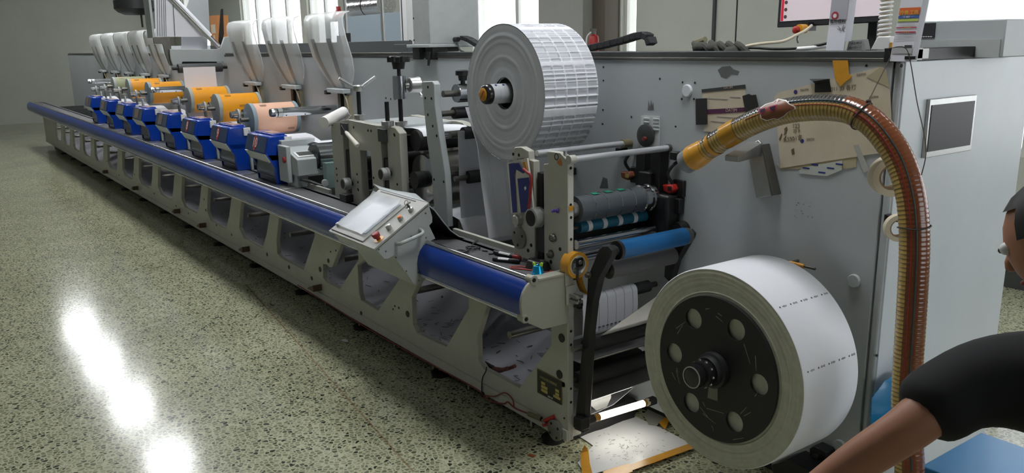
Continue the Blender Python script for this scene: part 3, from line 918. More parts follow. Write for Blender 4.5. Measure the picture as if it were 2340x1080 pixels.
link('lid_groove', slab(.06, .80, .955, .975, .010, .0108), 'dark', co)
bz = link('screen_bezel', slab(.02, .74, .03, .93, .010, .0155), 'lid', co, .002)
link('screen', slab(.12, .66, .16, .82, .0155, .018), mat('screen_pale', (196, 208, 216), .35, var=.12, scale=24), bz)
FILM = glassy('plastic_film', (240, 244, 248), .22, .3)
rows = []
for i in range(9):
    v = .12+.74*i/8
    rows.append([lid(.10+.60*j/8, v, .0205+.005*abs(math.sin(i*1.7+j*.9))+(.012 if j in (0, 8) else 0)+(.010 if i == 8 else 0)) for j in range(9)])
g = G(); g.sheet(rows, .0006); link('protective_film', g, FILM, bz, smooth=80)
def button(px, py, stem, r, h, cap_m, name, base=None):
    q = on_lid(px, py, .010)
    if base: bs = link(name+'_base', G().lathe(q, nv, [(0, r*1.35), (.003, r*1.35)], 28), base, co)
    b_ = link(name, G().lathe(q, nv, [(0, r), (h*.5, r), (h*.55, r*1.02), (h, r), (h*1.06, r*.85)], 28), stem, co)
    if cap_m: link(name+'_cap', G().lathe(q+nv*h*.7, nv, [(0, r*.85), (h*.6, r*.85), (h*.7, r*.7)], 28), cap_m, b_)
    return q
button(891, 523, 'alu', .013, .022, None, 'push_button')
button(916.5, 501, 'alu', .013, .014, mat('orange_button', (236, 128, 40), .3), 'push_button')
q = button(940, 481, 'alu', .013, .014, None, 'key_switch')
button(775, 516, 'alu', .010, .018, None, 'knob')
q2 = on_lid(866, 547, .010)
es = link('emergency_stop', G().lathe(q2, nv, [(0, .010), (.014, .010), (.016, .016), (.024, .018), (.034, .019), (.038, .015)], 32), mat('stop_red', (150, 44, 40), .4), co)
link('yellow_plate', G().lathe(q2, nv, [(0, .024), (.002, .024)], 28), 'yellow', es)
# handle on the side
h0, h1 = P(906, 556, x=XB), P(960, 524, x=XB)
link('grab_handle', G().tube(spline([h0, h0+Vector((.030, .004, .004)), h0+Vector((.042, .02, .013)), h1+Vector((.042, -.02, -.013)), h1+Vector((.030, -.004, -.004)), h1], 5), .0085, 12), 'console', co)
for px, py in ((866, 570), (882, 574), (905, 588), (929, 619), (973, 428+59), (974, 543), (969, 561), (957, 622), (958, 641), (940, 540)):
    q = P(px, py, x=XB)
    link('screw', G().cyl((XB-.003, q.y, q.z), (XB-.0005, q.y, q.z), .004, seg=10), 'steel', co)
# raised flap behind the lid and the curved black sheet at the back
rows = [[lid(u, 1.0, .010) for u in (0, .25, .5, .75, 1)]]
tops = [P(852, 420, y=-.13), P(872, 428, y=-.13), P(905, 436, y=-.13), P(950, 443, y=-.13), P(974, 463, y=-.14)]
rows.append([(lid(u, 1.0, .010)+tp)/2+nv*.004 for u, tp in zip((0, .25, .5, .75, 1), tops)])
rows.append(tops)
g = G(); g.sheet(rows, .004); link('raised_flap', g, 'machine', co, smooth=70)
bk = [(-.150, .985), (-.115, .955), (-.075, .90), (-.035, .85), (.012, .812), (.04, .803)]
g = G(); g.sheet([[(XA+.02, y, z), (XB-.02, y, z)] for y, z in bk], .003); link('back_sheet', g, 'rubber', co)
g = G(); g.tube([(XB-.02, y, z) for y, z in bk], .003, 6); link('back_sheet_edge', g, 'machine', co)
# keys hanging in the switch
q = on_lid(940, 481, .010)
kt = thing('key_bunch', 'small bunch of dark keys in the console key switch', 'keys', q+nv*.014)
link('key_blade', G().obox(q+nv*.028, (.012, 0, 0), tv*.004, nv*.028), 'steel', kt)
link('key_ring', G().ring(q+nv*.040+Vector((-.008, 0, .004)), (1, .3, 0), .010, .012, .0015, 20), 'dark', kt)
link('key_head', G().obox(q+nv*.024+Vector((.004, -.008, 0)), (.016, 0, 0), tv*.02, nv*.003), 'black', kt)

# ================================================================== die cutting station
DY = .05
ds = thing('die_station', 'ivory die cutting station frame with slotted uprights and hand dials', 'machine frame', (-1.86, .3, .8))
def ZX(lst): return [(x, DY, z) for x, z in lst]
outer = ZX([(-2.31, .80), (-2.31, 1.225), (-2.29, 1.245), (-2.06, 1.285), (-1.70, 1.275), (-1.55, 1.282), (-1.485, 1.276), (-1.44, 1.25), (-1.44, .80), (-1.79, .80), (-1.79, 1.125), (-1.93, 1.118), (-1.93, .80)])
sl1 = ZX([(-2.15, .84), (-2.15, 1.20), (-2.07, 1.20), (-2.07, .84)])
sl2 = ZX([(-1.66, .84), (-1.66, 1.19), (-1.585, 1.19), (-1.585, .84)])
g = G(); g.prism(outer, (0, .045, 0), [sl1, sl2]); link('front_plate', g, 'cream', ds, .003)
g = G(); g.prism([(x, y+.42, z) for x, y, z in outer], (0, .045, 0), [[(x, y+.42, z) for x, y, z in s] for s in (sl1, sl2)]); link('rear_plate', g, 'cream', ds, .003)
for x0, x1 in ((-2.15, -2.06), (-1.67, -1.575)):
    link('slot_cap', G().box(x0, x1, DY-.012, DY+.05, 1.19, 1.262), 'grey_dk', ds, .003)
    link('slide_block', G().box(x0+.002, x1-.006, DY+.012, DY+.05, .85, 1.10), 'dark', ds, .003)
link('foot_block', G().box(-2.14, -2.05, DY-.05, DY-.001, .80, .845), 'dark', ds, .003)
for px, py, y in ((787, 420, -.0), (874, 398, -.0)):
    q = P(px, py, y=y)
    dl = link('hand_dial', G().lathe((q.x, y-.012, q.z), (0, 1, 0), [(0, .026), (.002, .034), (.022, .035), (.024, .03), (.03, .03), (.032, .034), (.044, .034)], 36), mat('dial_silver', (168, 170, 168), .35, metal=.5), ds)
    link('dial_face', G().lathe((q.x, y-.0135, q.z), (0, 1, 0), [(0, .010), (.001, .027)], 28), 'dark', dl)
    link('dial_shaft', G().cyl((q.x, y+.03, q.z), (q.x, DY+.03, q.z), .014), 'dark', dl)
for px, py in ((769, 385), (770, 399), (771, 413), (759, 285), (816, 398), (818, 416), (819, 434), (808, 291), (841, 298), (848, 299), (843, 390), (854, 406), (854, 427), (901, 307), (902, 309), (908, 421), (818, 432)):
    q = P(px, py, y=DY)
    link('bolt_hole', G().cyl((q.x, DY-.0012, q.z), (q.x, DY+.001, q.z), .0075, seg=12), 'hole', ds)
def stud(px, py0, py1, y, top, name):
    a, b = P(px, py0, y=y), P(px, py1, y=y)
    nut = link('lock_nut', G().lathe((a.x, y, a.z-.02), (0, 0, 1), [(0, .022), (.012, .022), (.012, .034), (.035, .034), (.037, .03)], 28), 'alu', ds)
    link('threaded_rod', G().cyl((a.x, y, a.z), (a.x, y, b.z), .012, seg=16), 'dark', ds)
    return Vector((a.x, y, b.z))
q = stud(822, 268, 200, .10, None, '')
hb = link('wing_hub', G().lathe((q.x, q.y, q.z-.022), (0, 0, 1), [(0, .026), (.006, .03), (.03, .03), (.036, .024)], 28), 'alu', ds)
for s in (-1, 1):
    link('wing_arm', G().cyl((q.x, q.y+s*.02, q.z), (q.x+s*.02, q.y+s*.105, q.z+.055), .008, .010, seg=14), 'alu', hb)
q = stud(886, 283, 252, .05, None, '')
link('grip_pin', G().cyl((q.x, q.y, q.z-.01), (q.x, q.y, q.z+.045), .012, seg=16), 'dark', ds)
q = stud(917, 284, 215, .12, None, '')
ga = link('gauge_block', G().cyl((q.x, q.y, q.z-.025), (q.x, q.y, q.z+.095), .036, seg=36), 'chrome', ds)
gc = Vector((q.x+.02, q.y+.075, q.z+.045))
link('gauge', G().lathe(gc, (0, 1, 0), [(-.03, .030), (-.028, .037), (-.022, .040), (.02, .040), (.024, .043), (.032, .043), (.034, .036)], 36), 'alu', ga)
link('gauge_face', G().lathe(gc+Vector((0, -.0302, 0)), (0, 1, 0), [(-.0005, .028), (.0005, .030)], 28), mat('gauge_face', (110, 112, 110), .3), ga)
link('gauge_stem', G().cyl((q.x+.01, q.y+.03, q.z+.045), (q.x+.02, q.y+.05, q.z+.045), .012), 'alu', ga)
kn = link('star_knob', G().lathe((q.x, q.y, q.z+.13), (0, 0, 1), [(0, .03), (.035, .036), (.036, .05), (.062, .052), (.068, .044)], 12), 'black', ds)
for k in range(6):
    a = k*PI/3
    link('knob_lobe', G().cyl((q.x+.045*math.cos(a), q.y+.045*math.sin(a), q.z+.166), (q.x+.045*math.cos(a), q.y+.045*math.sin(a), q.z+.195), .014, seg=14), 'black', kn)
link('knob_stem', G().cyl((q.x, q.y, q.z+.095), (q.x, q.y, q.z+.13), .010), 'dark', kn)
# bars and rollers between the plates
for (x, z, r, m) in ((-1.95, 1.262, .013, 'chrome'), (-2.0, 1.0, .07, 'dark'), (-1.62, 1.24, .02, 'alu'), (-1.70, 1.16, .045, 'rubber'), (-1.62, .93, .05, 'chrome'), (-2.11, .90, .05, 'dark')):
    link('cross_roller', G().cyl((x, DY+.046, z), (x, DY+.42, z), r, seg=32), m, ds)
link('top_beam', G().box(-2.05, -1.60, DY+.05, DY+.42, 1.262, 1.276), 'machine', ds, .003)
# anvil and die drums seen through the right of the station
dr = link('die_drum', G().cyl((-1.36, .15, 1.01), (-1.36, .45, 1.01), .135, seg=56), mat('drum_steel', (122, 120, 112), .28, metal=.8, var=.15, scale=6), ds)
link('drum_bearer', G().lathe((-1.36, .13, 1.01), (0, 1, 0), [(0, .10), (.004, .128), (.02, .128), (.02, .10)], 48), 'chrome', dr)
link('drum_journal', G().cyl((-1.36, .08, 1.01), (-1.36, .13, 1.01), .045), 'dark', dr)
link('upper_drum', G().cyl((-1.40, .12, 1.21), (-1.40, .45, 1.21), .055, seg=40), 'rubber', ds)
link('upper_roller', G().cyl((-1.20, .16, 1.25), (-1.20, .45, 1.25), .02, seg=24), 'chrome', ds)
g = G(); g.sheet([[(x, .14, z), (x, .435, z)] for x, z in ((-1.60, 1.262), (-1.46, 1.27), (-1.40, 1.268), (-1.36, 1.255), (-1.345, 1.235))], .001)
solo('paper_web', g, 'paper', 'white web passing over the top of the die station', 'paper web')
g = G(); g.sheet([[(x, .14, z), (x, .435, z)] for x, z in ((-1.30, .868), (-1.12, .86), (-1.02, .845), (-.985, .80), (-.98, .62))], .001)
solo('paper_web', g, 'paper', 'white web leaving the die drum behind the tall leaning plate', 'paper web')

# tall leaning arm plate with its guide rollers
tp = thing('guide_arm', 'tall pale leaning plate carrying the guide rollers beside the upper roll', 'machine frame', (-1.1, .1, .8))
AY = .09
pts = [(962.5, 190), (966, 186), (988, 185), (992.5, 193), (993.5, 240), (1003, 307), (1017, 396), (1020, 444), (1022.5, 519), (994, 508), (992, 483), (989.7, 454), (987, 396), (976, 325)]
g = G(); g.prism([P(*q, y=AY) for q in pts], (0, .035, 0)); link('plate', g, 'pale_plate', tp, .004)
g = G(); g.prism([P(*q, y=AY)+Vector((0, .36, 0)) for q in pts], (0, .03, 0)); link('rear_plate', g, 'grey_dk', tp, .004)
for px, py in ((978, 199), (972, 224), (986, 225), (978, 262), (989, 288), (998, 310), (992, 410), (1014, 415)):
    q = P(px, py, y=AY); link('bolt_hole', G().cyl((q.x, AY-.0012, q.z), (q.x, AY+.001, q.z), .007, seg=12), 'hole', tp)
def idler(px, py, y, r, m, y0=.2, shaft=True, name='guide_roller', rin=.35):
    q = P(px, py, y=y)
    o_ = link(name, G().lathe((q.x, y0, q.z), (0, 1, 0), [(0, r*.5), (0, r*.97), (.004, r), (.47-y0-.004, r), (.47-y0, r*.97)], 36), m, tp)
    if shaft: link('roller_shaft', G().cyl((q.x, AY+.035, q.z), (q.x, .46, q.z), r*rin), 'steel', o_)
    return q
idler(1042, 213, .2, .046, 'chrome', name='nip_roller')
idler(1036, 258, .2, .030, 'rubber', rin=.5)
idler(1058, 305, .2, .032, 'rubber', rin=.5)
idler(1052, 392, .2, .026, 'rubber')
idler(1068, 405, .2, .032, 'rubber', rin=.4)
q = P(1057, 170, y=.25)
kk = link('star_knob', G().lathe((q.x, .25, q.z-.03), (0, 0, 1), [(0, .02), (.025, .024), (.026, .036), (.048, .036), (.052, .03)], 10), 'black', tp)
link('knob_stem', G().cyl((q.x, .25, q.z-.07), (q.x, .25, q.z-.03), .012), 'dark', kk)
a = P(942, 180, y=.3); link('lever', G().cyl(a, a+Vector((.10, 0, -.09)), .010), 'alu', tp)
g = G()
wp = [(1063, 245), (1076, 285), (1090, 330), (1100, 420), (1117, 545)]
g.sheet([[P(*w, y=.14), P(*w, y=.14)+Vector((0, .295, 0))] for w in wp], .001)
webs = {}
webs['drop'] = solo('paper_web', g, 'paper', 'white web dropping behind the upper roll, printed with small marks', 'paper web')
g = G()
g.sheet([[P(*w, y=.16), P(*w, y=.16)+Vector((0, .29, 0))] for w in ((1046, 300), (1050, 430), (1056, 545))], .002)
solo('paper_web', g, 'paper_grey', 'grey web hanging behind the white web under the guide rollers', 'paper web')
for k in range(6):
    w0 = P(1100, 432, y=.14)
    yy = .155+.05*k
    xw = w0.x+.0022
    link('printed_dot', G().cyl((xw, yy, w0.z), (xw+.0008, yy, w0.z), .0045, seg=10), mat('web_ink', (70, 70, 110), .6), webs['drop'])
    link('printed_mark', G().box(xw-.001, xw+.0008, yy+.014, yy+.034, w0.z-.003, w0.z+.003), mat('web_ink_grey', (140, 140, 144), .6), webs['drop'])
for k in range(3):
    yy = .20+.08*k
    pts_ = [P(*w, y=.14) for w in wp]
    g = G(); g.tube([(p.x+.0012, yy, p.z) for p in pts_], .0006, 5); link('web_line', g, 'paper_grey', webs['drop'])

# ================================================================== upper waste roll
RY0, RY1 = .14, .435
ucx, ucz, ur = -.617, 1.483, .299
t = thing('waste_roll', 'big white roll of stripped label waste with a ladder-like surface, high beside the press', 'roll', (ucx, .29, ucz-ur))
prof = [(RY0+.012, .066), (RY0+.004, .070)]
for i in range(26):
    r = .075+(ur-.079)*i/25
    prof.append((RY0+.0008*math.sin(i*i*1.3)+(-.0015 if i in (9, 17, 20) else 0), r))
g = G(); g.lathe((ucx, 0, ucz), (0, 1, 0), prof+[(RY0+.001, ur-.003)], 96, cap=False); link('roll_face', g, 'paper_grey', t, smooth=60)
random.seed(11)
ang = []; a = 0.0
while a < 2*PI-.03:
    w = random.choice((.045, .06, .06, .075, .10, .12)); ang.append((a, min(a+w, 2*PI))); a += w
NA, NV = 560, 66
rib_y = [0, .2, .4, .6, .8, 1.0]
cellrnd = {}
def depth(an, v):
    dv = min(abs(v-r_) for r_ in rib_y)*.295
    for k, (s, e) in enumerate(ang):
        if s <= an < e: break
    da = min(an-s, e-an)*ur
    if k % 9 == 4: return .0005*math.sin(v*40+k)
    m = min(max((dv-.0022)/.0025, 0), 1)*min(max((da-.002)/.003, 0), 1)
    key = (k, int(v*5)); cellrnd.setdefault(key, random.uniform(.6, 1.3))
    slope = (an-s)/(e-s)
    return m*(.0042*cellrnd[key]+.0034*slope)+.0012*math.sin(an*57+k)*m
rows = []
g = G(); bmv = []
for i in range(NA):
    an = 2*PI*i/NA
    row = []
    for j in range(NV+1):
        v = j/NV
        r = ur-depth(an, v)
        row.append(g.v((ucx+r*math.sin(an), RY0+(RY1-RY0)*v, ucz+r*math.cos(an))))
    bmv.append(row)
for i in range(NA):
    n2 = (i+1) % NA
    for j in range(NV):
        qd = [bmv[i][j], bmv[n2][j], bmv[n2][j+1], bmv[i][j+1]]
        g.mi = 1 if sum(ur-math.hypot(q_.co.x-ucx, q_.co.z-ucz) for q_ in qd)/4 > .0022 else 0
        g.face(qd)
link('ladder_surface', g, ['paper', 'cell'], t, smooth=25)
g = G(); g.lathe((ucx, 0, ucz), (0, 1, 0), [(RY1, .07), (RY1, ur-.004)], 64, cap=False); link('roll_back', g, 'paper_grey', t)
link('core_recess', G().lathe((ucx, 0, ucz), (0, 1, 0), [(RY0+.001, .067), (RY0+.05, .066), (RY0+.05, .03)], 40, cap=False), 'grey_dk', t)
sh = thing('rewind_shaft', 'silver shaft end with black ring and orange cap in the upper roll', 'shaft', (ucx, .2, ucz-.045))
link('shaft_body', G().cyl((ucx, .062, ucz), (ucx, .545, ucz), .043, seg=40), mat('pale_alu', (214, 216, 220), .35, metal=.4), sh)
link('black_ring', G().lathe((ucx, .03, ucz), (0, 1, 0), [(0, .030), (.004, .038), (.014, .044), (.032, .044)], 40), mat('black_gloss', (26, 26, 28), .25), sh)
oc = link('orange_cap', G().lathe((ucx, .026, ucz), (0, 1, 0), [(0, .024), (.003, .029), (.005, .029)], 36), mat('cap_orange', (206, 140, 40), .4), sh)
g = G(); g.obox((ucx, .0252, ucz), (.030, 0, .034), (0, .001, 0), (-.004, 0, .0035)); link('cap_slot', g, mat('slot_brown', (150, 84, 24), .4), oc)
for k, yy in enumerate((.085, .125)):
    link('set_screw', G().cyl((ucx+.02, yy, ucz+.0375), (ucx+.0212, yy, ucz+.040), .0055, seg=12), mat('screw_navy', (50, 50, 110), .4), sh)
    link('groove', G().cyl((ucx, yy+.012, ucz), (ucx, yy+.0135, ucz), .0434, seg=40), 'machine', sh)

# ================================================================== lower finished roll
lcx, lcz, lr = .647, .580, .357
t = thing('label_roll', 'large white label roll behind a black six-hole side plate, low at the right', 'roll', (lcx, .29, lcz-lr))
g = G(); g.lathe((lcx, 0, lcz), (0, 1, 0), [(RY0, lr-.003), (RY0+.003, lr), (RY1-.003, lr), (RY1, lr-.003)], 160, cap=False); link('paper_surface', g, 'paper', t, smooth=50)
g = G(); prof = [(RY0+.004, .03), (RY0+.004, .255)]
for i in range(18):
    r = .262+(lr-.003-.262)*i/17
    prof.append((RY0+.0012*math.sin(i*2.1)+(.002 if r < .305 and i % 2 else 0), r))
prof[-1] = (RY0, lr-.003)
g.lathe((lcx, 0, lcz), (0, 1, 0), prof, 128, cap=False); link('paper_edge', g, 'paper_edge', t, smooth=60)
g = G(); g.lathe((lcx, 0, lcz), (0, 1, 0), [(RY1, .03), (RY1, lr-.003)], 96, cap=False); link('paper_back', g, 'paper_edge', t)
# marks printed across the paper
def on_roll(px, py):
    best = None
    for i in range(400):
        y = RY0+(RY1-RY0)*i/399
        q = P(px, py, y=y); e = abs(math.hypot(q.x-lcx, q.z-lcz)-lr)
        if q.x > lcx and (best is None or e < best[0]): best = (e, q)
    return best[1]
INK = mat('printed_ink', (60, 60, 64), .6)
INK2 = mat('printed_ink_grey', (150, 150, 154), .6)
for (ax_, ay_), (bx_, by_) in (((1776, 704), (1888, 669)), ((1839, 852), (1952, 810))):
    p0, p1 = on_roll(ax_, ay_), on_roll(bx_, by_)
    an = math.atan2(p0.x-lcx, p0.z-lcz)
    tn = Vector((math.cos(an), 0, -math.sin(an))); nr = Vector((math.sin(an), 0, math.cos(an)))
    for k in range(5):
        yy = .165+.056*k
        c = Vector((lcx, yy, lcz))+nr*(lr+.0004)
        g = G(); g.lathe(c, nr, [(0, .0032), (.0004, .0032)], 10); link('printed_dot', g, INK, t)
        for s_ in range(5):
            g = G(); g.obox(c+Vector((0, .014+.0045*s_, 0)), (0, .003, 0), tn*(.004+.002*((s_*7+k) % 3)), nr*.0005); link('printed_mark', g, INK2, t)
# web running up to the roll
at_ = math.radians(148)
tx, tz = lcx+lr*math.cos(at_), lcz+lr*math.sin(at_)
s0 = P(1368, 770, y=RY0)
g = G(); g.sheet([[(s0.x+(tx-s0.x)*k/6, RY0, s0.z+(tz-s0.z)*k/6), (s0.x+(tx-s0.x)*k/6, RY1, s0.z+(tz-s0.z)*k/6)] for k in range(7)], .001)
wb = solo('paper_web', g, 'paper', 'narrow-looking white web slanting up onto the lower label roll', 'paper web')
# black side plate with six round holes
dcs = [P(*q, y=.128) for q in ((1583, 724), (1682, 753), (1732, 878), (1676, 959), (1581, 918), (1537, 805))]
sp_ = thing('side_plate', 'black round side plate with six holes clamped on the lower label roll', 'plate', (lcx, .13, lcz-.26))
R_ = sum(math.hypot(q.x-lcx, q.z-lcz) for q in dcs)/6
out = [(lcx+.262*math.cos(a), .128, lcz+.262*math.sin(a)) for a in [2*PI*i/96 for i in range(96)]]
hl = []
a_first = math.atan2(dcs[0].z-lcz, dcs[0].x-lcx)
for k in range(6):
    q = dcs[k]; a = math.atan2(q.z-lcz, q.x-lcx)
    hl.append([(lcx+R_*math.cos(a)+.037*math.cos(b), .128, lcz+R_*math.sin(a)+.037*math.sin(b)) for b in [-2*PI*i/36 for i in range(36)]])
BLK = mat('black_plate', (30, 30, 31), .5, var=.2, scale=14)
g = G(); g.prism(out, (0, .009, 0), hl); link('disc', g, BLK, sp_, .0015)
SCR = mat('bare_scratch', (148, 146, 132), .5)
random.seed(5)
def scratch(px0, py0, px1, py1, w=.0012):
    a, b = P(px0, py0, y=.1276), P(px1, py1, y=.1276); d = (b-a).normalized(); n_ = Vector((-d.z, 0, d.x))*w
    g = G(); g.prism([a-n_, b-n_*.5, b+n_*.5, a+n_], (0, -.0003, 0)); link('scratch', g, SCR, sp_)
for s in ((1545, 750, 1566, 735), (1548, 762, 1560, 742), (1636, 722, 1652, 735), (1700, 785, 1714, 830), (1726, 812, 1728, 846), (1614, 932, 1654, 944), (1606, 944, 1636, 968), (1600, 930, 1622, 958), (1692, 945, 1706, 930), (1700, 950, 1716, 941), (1545, 845, 1553, 876), (1535, 850, 1544, 868), (1606, 918, 1612, 930), (1612, 706, 1622, 704), (1640, 715, 1650, 722), (1627, 972, 1631, 984), (1675, 1004, 1700, 1000), (1546, 840, 1550, 852), (1725, 905, 1731, 897)):
    scratch(*s)
lab = [P(*q, y=.1274) for q in ((1620, 880), (1640, 878), (1640, 916), (1617, 908))]
g = G(); g.prism(lab, (0, -.0008, 0)); link('grey_label', g, mat('grey_label', (132, 132, 120), .5), sp_)
ch = thing('rewind_shaft', 'black chuck and shaft end in the middle of the lower label roll', 'shaft', (lcx, .2, lcz-.07))
link('flange', G().lathe((lcx, .086, lcz), (0, 1, 0), [(0, .052), (.01, .055), (.02, .055), (.024, .064), (.0415, .066)], 40), BLK, ch)
link('ball_ring', G().lathe((lcx, .05, lcz), (0, 1, 0), [(0, .040), (.004, .047), (.03, .047), (.036, .044)], 36), 'dark', ch)
for k in range(10):
    a = k*PI/5
    link('chuck_pin', G().ball((lcx+.047*math.cos(a), .068, lcz+.047*math.sin(a)), .006, seg=8), 'steel', ch)
link('end_cap', G().lathe((lcx, .012, lcz), (0, 1, 0), [(0, .036), (.002, .039), (.026, .041), (.036, .037), (.04, .034)], 40), mat('dark_chrome', (70, 70, 72), .25, metal=.8), ch)
link('cap_rim', G().ring((lcx, .0108, lcz), (0, 1, 0), .035, .0385, .003, 40), 'alu', ch)
link('shaft_rod', G().cyl((lcx, .045, lcz), (lcx, .546, lcz), .028, seg=28), 'steel', ch)
# black swing bracket below the roll on the cabinet
bt = thing('roll_lift_bracket', 'black steel lift bracket bolted to the cabinet under the lower label roll', 'bracket', (.93, .45, .12))
a, b = P(1850, 1020, y=.50), P(1888, 1080, y=.50)
g = G(); g.prism([P(*q, y=.49) for q in ((1849, 1024), (1858, 1018), (1888, 1033), (1888, 1120), (1849, 1120))], (0, .058, 0)); link('upright_plate', g, BLK, bt, .003)
g = G(); g.prism([P(*q, y=.40) for q in ((1762, 1060), (1800, 1048), (1856, 1076), (1856, 1120), (1770, 1100))], (0, .11, 0)); link('lower_arm', g, BLK, bt, .003)
for px, py in ((1866, 1042), (1866, 1064)):
    q = P(px, py, y=.49); link('bolt', G().cyl((q.x, .49, q.z), (q.x, .476, q.z), .012, seg=16), 'steel', bt)
q = P(1830, 606, y=.5)
pn = thing('yellow_pin', 'small yellow hose nozzle lying behind the lower label roll', 'nozzle', (q.x, .5, q.z))
a, b = P(1805, 600, y=.5), P(1838, 608, y=.5)
link('yellow_sleeve', G().cyl(a, b, .008, seg=12), 'yellow', pn)
link('metal_tip', G().cyl(b, b+(b-a).normalized()*.045, .005, seg=10), 'steel', pn)
link('wall_stem', G().cyl(a, (a.x, .548, a.z), .006, seg=10), 'steel', pn)

# ================================================================== rewind stand between frame and cabinet
rs = thing('rewind_stand', 'pair of ivory posts with chrome tie bars, dials and slitting rollers', 'machine frame', (-.12, .28, .80))
pts = [P(*q, y=0) for q in ((1250, 345), (1280, 348.5), (1294, 364), (1298, 372))]
g = G(); g.prism([(-.152, 0, .80), (0.0, 0, .80), (0.0, 0, pts[3].z), (pts[2].x, 0, pts[2].z), (pts[1].x, 0, pts[1].z), (pts[0].x, 0, pts[0].z), (pts[0].x+.006, 0, 1.235), (-.152, 0, 1.23)], (0, .03, 0)); link('near_post', g, 'cream', rs, .003)
g = G(); g.prism([(-.362, 0, .80), (-.215, 0, .80), (-.215, 0, 1.235), (-.245, 0, 1.238), (-.250, 0, 1.272), (-.30, 0, 1.285), (-.345, 0, 1.280), (-.362, 0, 1.255)], (0, .03, 0)); link('far_post', g, 'cream', rs, .003)
link('slide_bar', G().box(-.208, -.172, .01, .04, .80, 1.19), 'dark', rs, .003)
link('slide_block', G().box(-.21, -.154, .005, .05, .86, 1.03), 'rubber', rs, .005)
for x, z, y1 in ((.004, 1.262, .545), (-.232, 1.263, .50)):
    link('tie_bar', G().cyl((x, .028, z), (x, y1, z), .0125, seg=28), 'bright_bar', rs)
link('bar_collar', G().cyl((-.232, .50, 1.263), (-.232, .548, 1.263), .018), mat('brass_ring', (150, 140, 110), .4, metal=.6), rs)
link('bar_collar', G().cyl((.004, .535, 1.262), (.004, .549, 1.262), .016), 'steel', rs)
link('bar_socket', G().cyl((.004, .0, 1.262), (.004, .03, 1.262), .017), 'cream_lit', rs)
link('corner_screw', G().cyl((-.03, .012, 1.27), (-.03, .012, 1.292), .008, seg=14), 'alu', rs)
q = P(1221, 497, y=-.02)
dl = link('hand_dial', G().lathe((q.x, -.04, q.z), (0, 1, 0), [(0, .034), (.003, .041), (.03, .042), (.033, .037), (.038, .037), (.04, .042), (.05, .042)], 40), M['dial_silver'], rs)
link('dial_face', G().lathe((q.x, -.0415, q.z), (0, 1, 0), [(0, .012), (.0015, .033)], 32), 'dark', dl)
link('dial_shaft', G().cyl((q.x, .0, q.z), (q.x, .05, q.z), .012), 'dark', dl)
q = P(1180, 503, y=-.02)
kb = link('round_knob', G().lathe((q.x, -.03, q.z), (0, 1, 0), [(0, .018), (.004, .023), (.026, .025), (.03, .02)], 32), 'alu', rs)
link('knob_stem', G().cyl((q.x, -.0, q.z), (q.x, -.01, q.z), .014), 'dark', kb)
q = P(1186, 543, y=-.004)
fd = link('flange_disc', G().lathe((q.x, 0, q.z), (0, -1, 0), [(0, .048), (.008, .048), (.009, .046)], 40), M['grey_flange'], rs)
for k in range(3):
    a = .4+k*2*PI/3
    link('flange_hole', G().cyl((q.x+.032*math.cos(a), -.0092, q.z+.032*math.sin(a)), (q.x+.032*math.cos(a), -.0102, q.z+.032*math.sin(a)), .006, seg=12), 'hole', fd)
for px, py in ((1264, 543), (1258, 580)):
    q = P(px, py, y=-.004); link('acorn_nut', G().lathe((q.x, 0, q.z), (0, -1, 0), [(0, .017), (.008, .017), (.016, .014), (.022, .007)], 20), 'steel', rs)
for px, py in ((1173, 352), (1186, 354), (1207, 572), (1280, 569), (1259, 598), (1214, 560)):
    q = P(px, py, y=0); link('bolt_hole', G().cyl((q.x, -.0012, q.z), (q.x, .001, q.z), .008 if py > 400 else .007, seg=12), 'hole', rs)
for py in (384, 468):
    q = P(1302, py, x=0); link('screw_hole', G().cyl((-.001, .014, q.z), (.0012, .014, q.z), .006, seg=12), 'hole', rs)
q = P(1302, 476, x=0); link('orange_tape_bit', G().box(0, .0015, .003, .027, q.z-.010, q.z+.010), 'yellow', rs)
q = P(1272, 358, y=0); link('ring_mark', G().ring((q.x-.0, -.001, q.z), (0, -1, 0), .010, .013, .0006, 20), 'hole', rs)
g = G(); g.prism([P(*w, y=-.0006) for w in ((1276, 366), (1281, 361), (1284, 372), (1284, 379), (1279, 378), (1273, 372))], (0, -.0006, 0)); link('orange_scrap', g, mat('orange_scrap', (196, 116, 50), .5), rs)
pp = P(1276, 481, y=0)
t = thing('push_pin', 'small purple push pin stuck on the near ivory post', 'pin', (pp.x, -.01, pp.z))
link('pin_head', G().lathe((pp.x, -.001, pp.z), (-.4, -1, 0), [(0, .009), (.006, .009), (.008, .005), (.02, .0055), (.022, .007), (.027, .006)], 18), mat('purple_plastic', (72, 42, 140), .35), t)
# rollers and drum of the slitter
dr = link('slitting_drum', G().cyl((-.025, .055, 1.058), (-.025, .40, 1.058), .052, seg=56), mat('drum_grey', (92, 98, 102), .4, metal=.25, var=.1), rs)
for yy in (.125, .19, .265, .34):
    link('knife_ring', G().cyl((-.025, yy-.0018, 1.058), (-.025, yy+.0018, 1.058), .0536, seg=56), 'chrome', dr)
for yy in (.135, .205, .275):
    a = .1
    g = G(); g.obox((-.025+.0535*math.sin(a), yy+.02, 1.058+.0535*math.cos(a)), (.024, 0, -.002), (0, .032, 0), (.0, 0, .002)); link('green_tape', g, mat('green_tape', (40, 150, 118), .5), dr)
link('drum_gear', G().lathe((-.025, .40, 1.058), (0, 1, 0), [(0, .053), (.004, .058), (.03, .058), (.033, .052), (.05, .052), (.053, .057), (.07, .057), (.075, .045)], 40), 'chrome', dr)
link('drum_journal', G().cyl((-.025, .47, 1.058), (-.025, .547, 1.058), .03), 'dark', dr)
link('drum_journal', G().cyl((-.025, .031, 1.058), (-.025, .055, 1.058), .03), 'alu', dr)
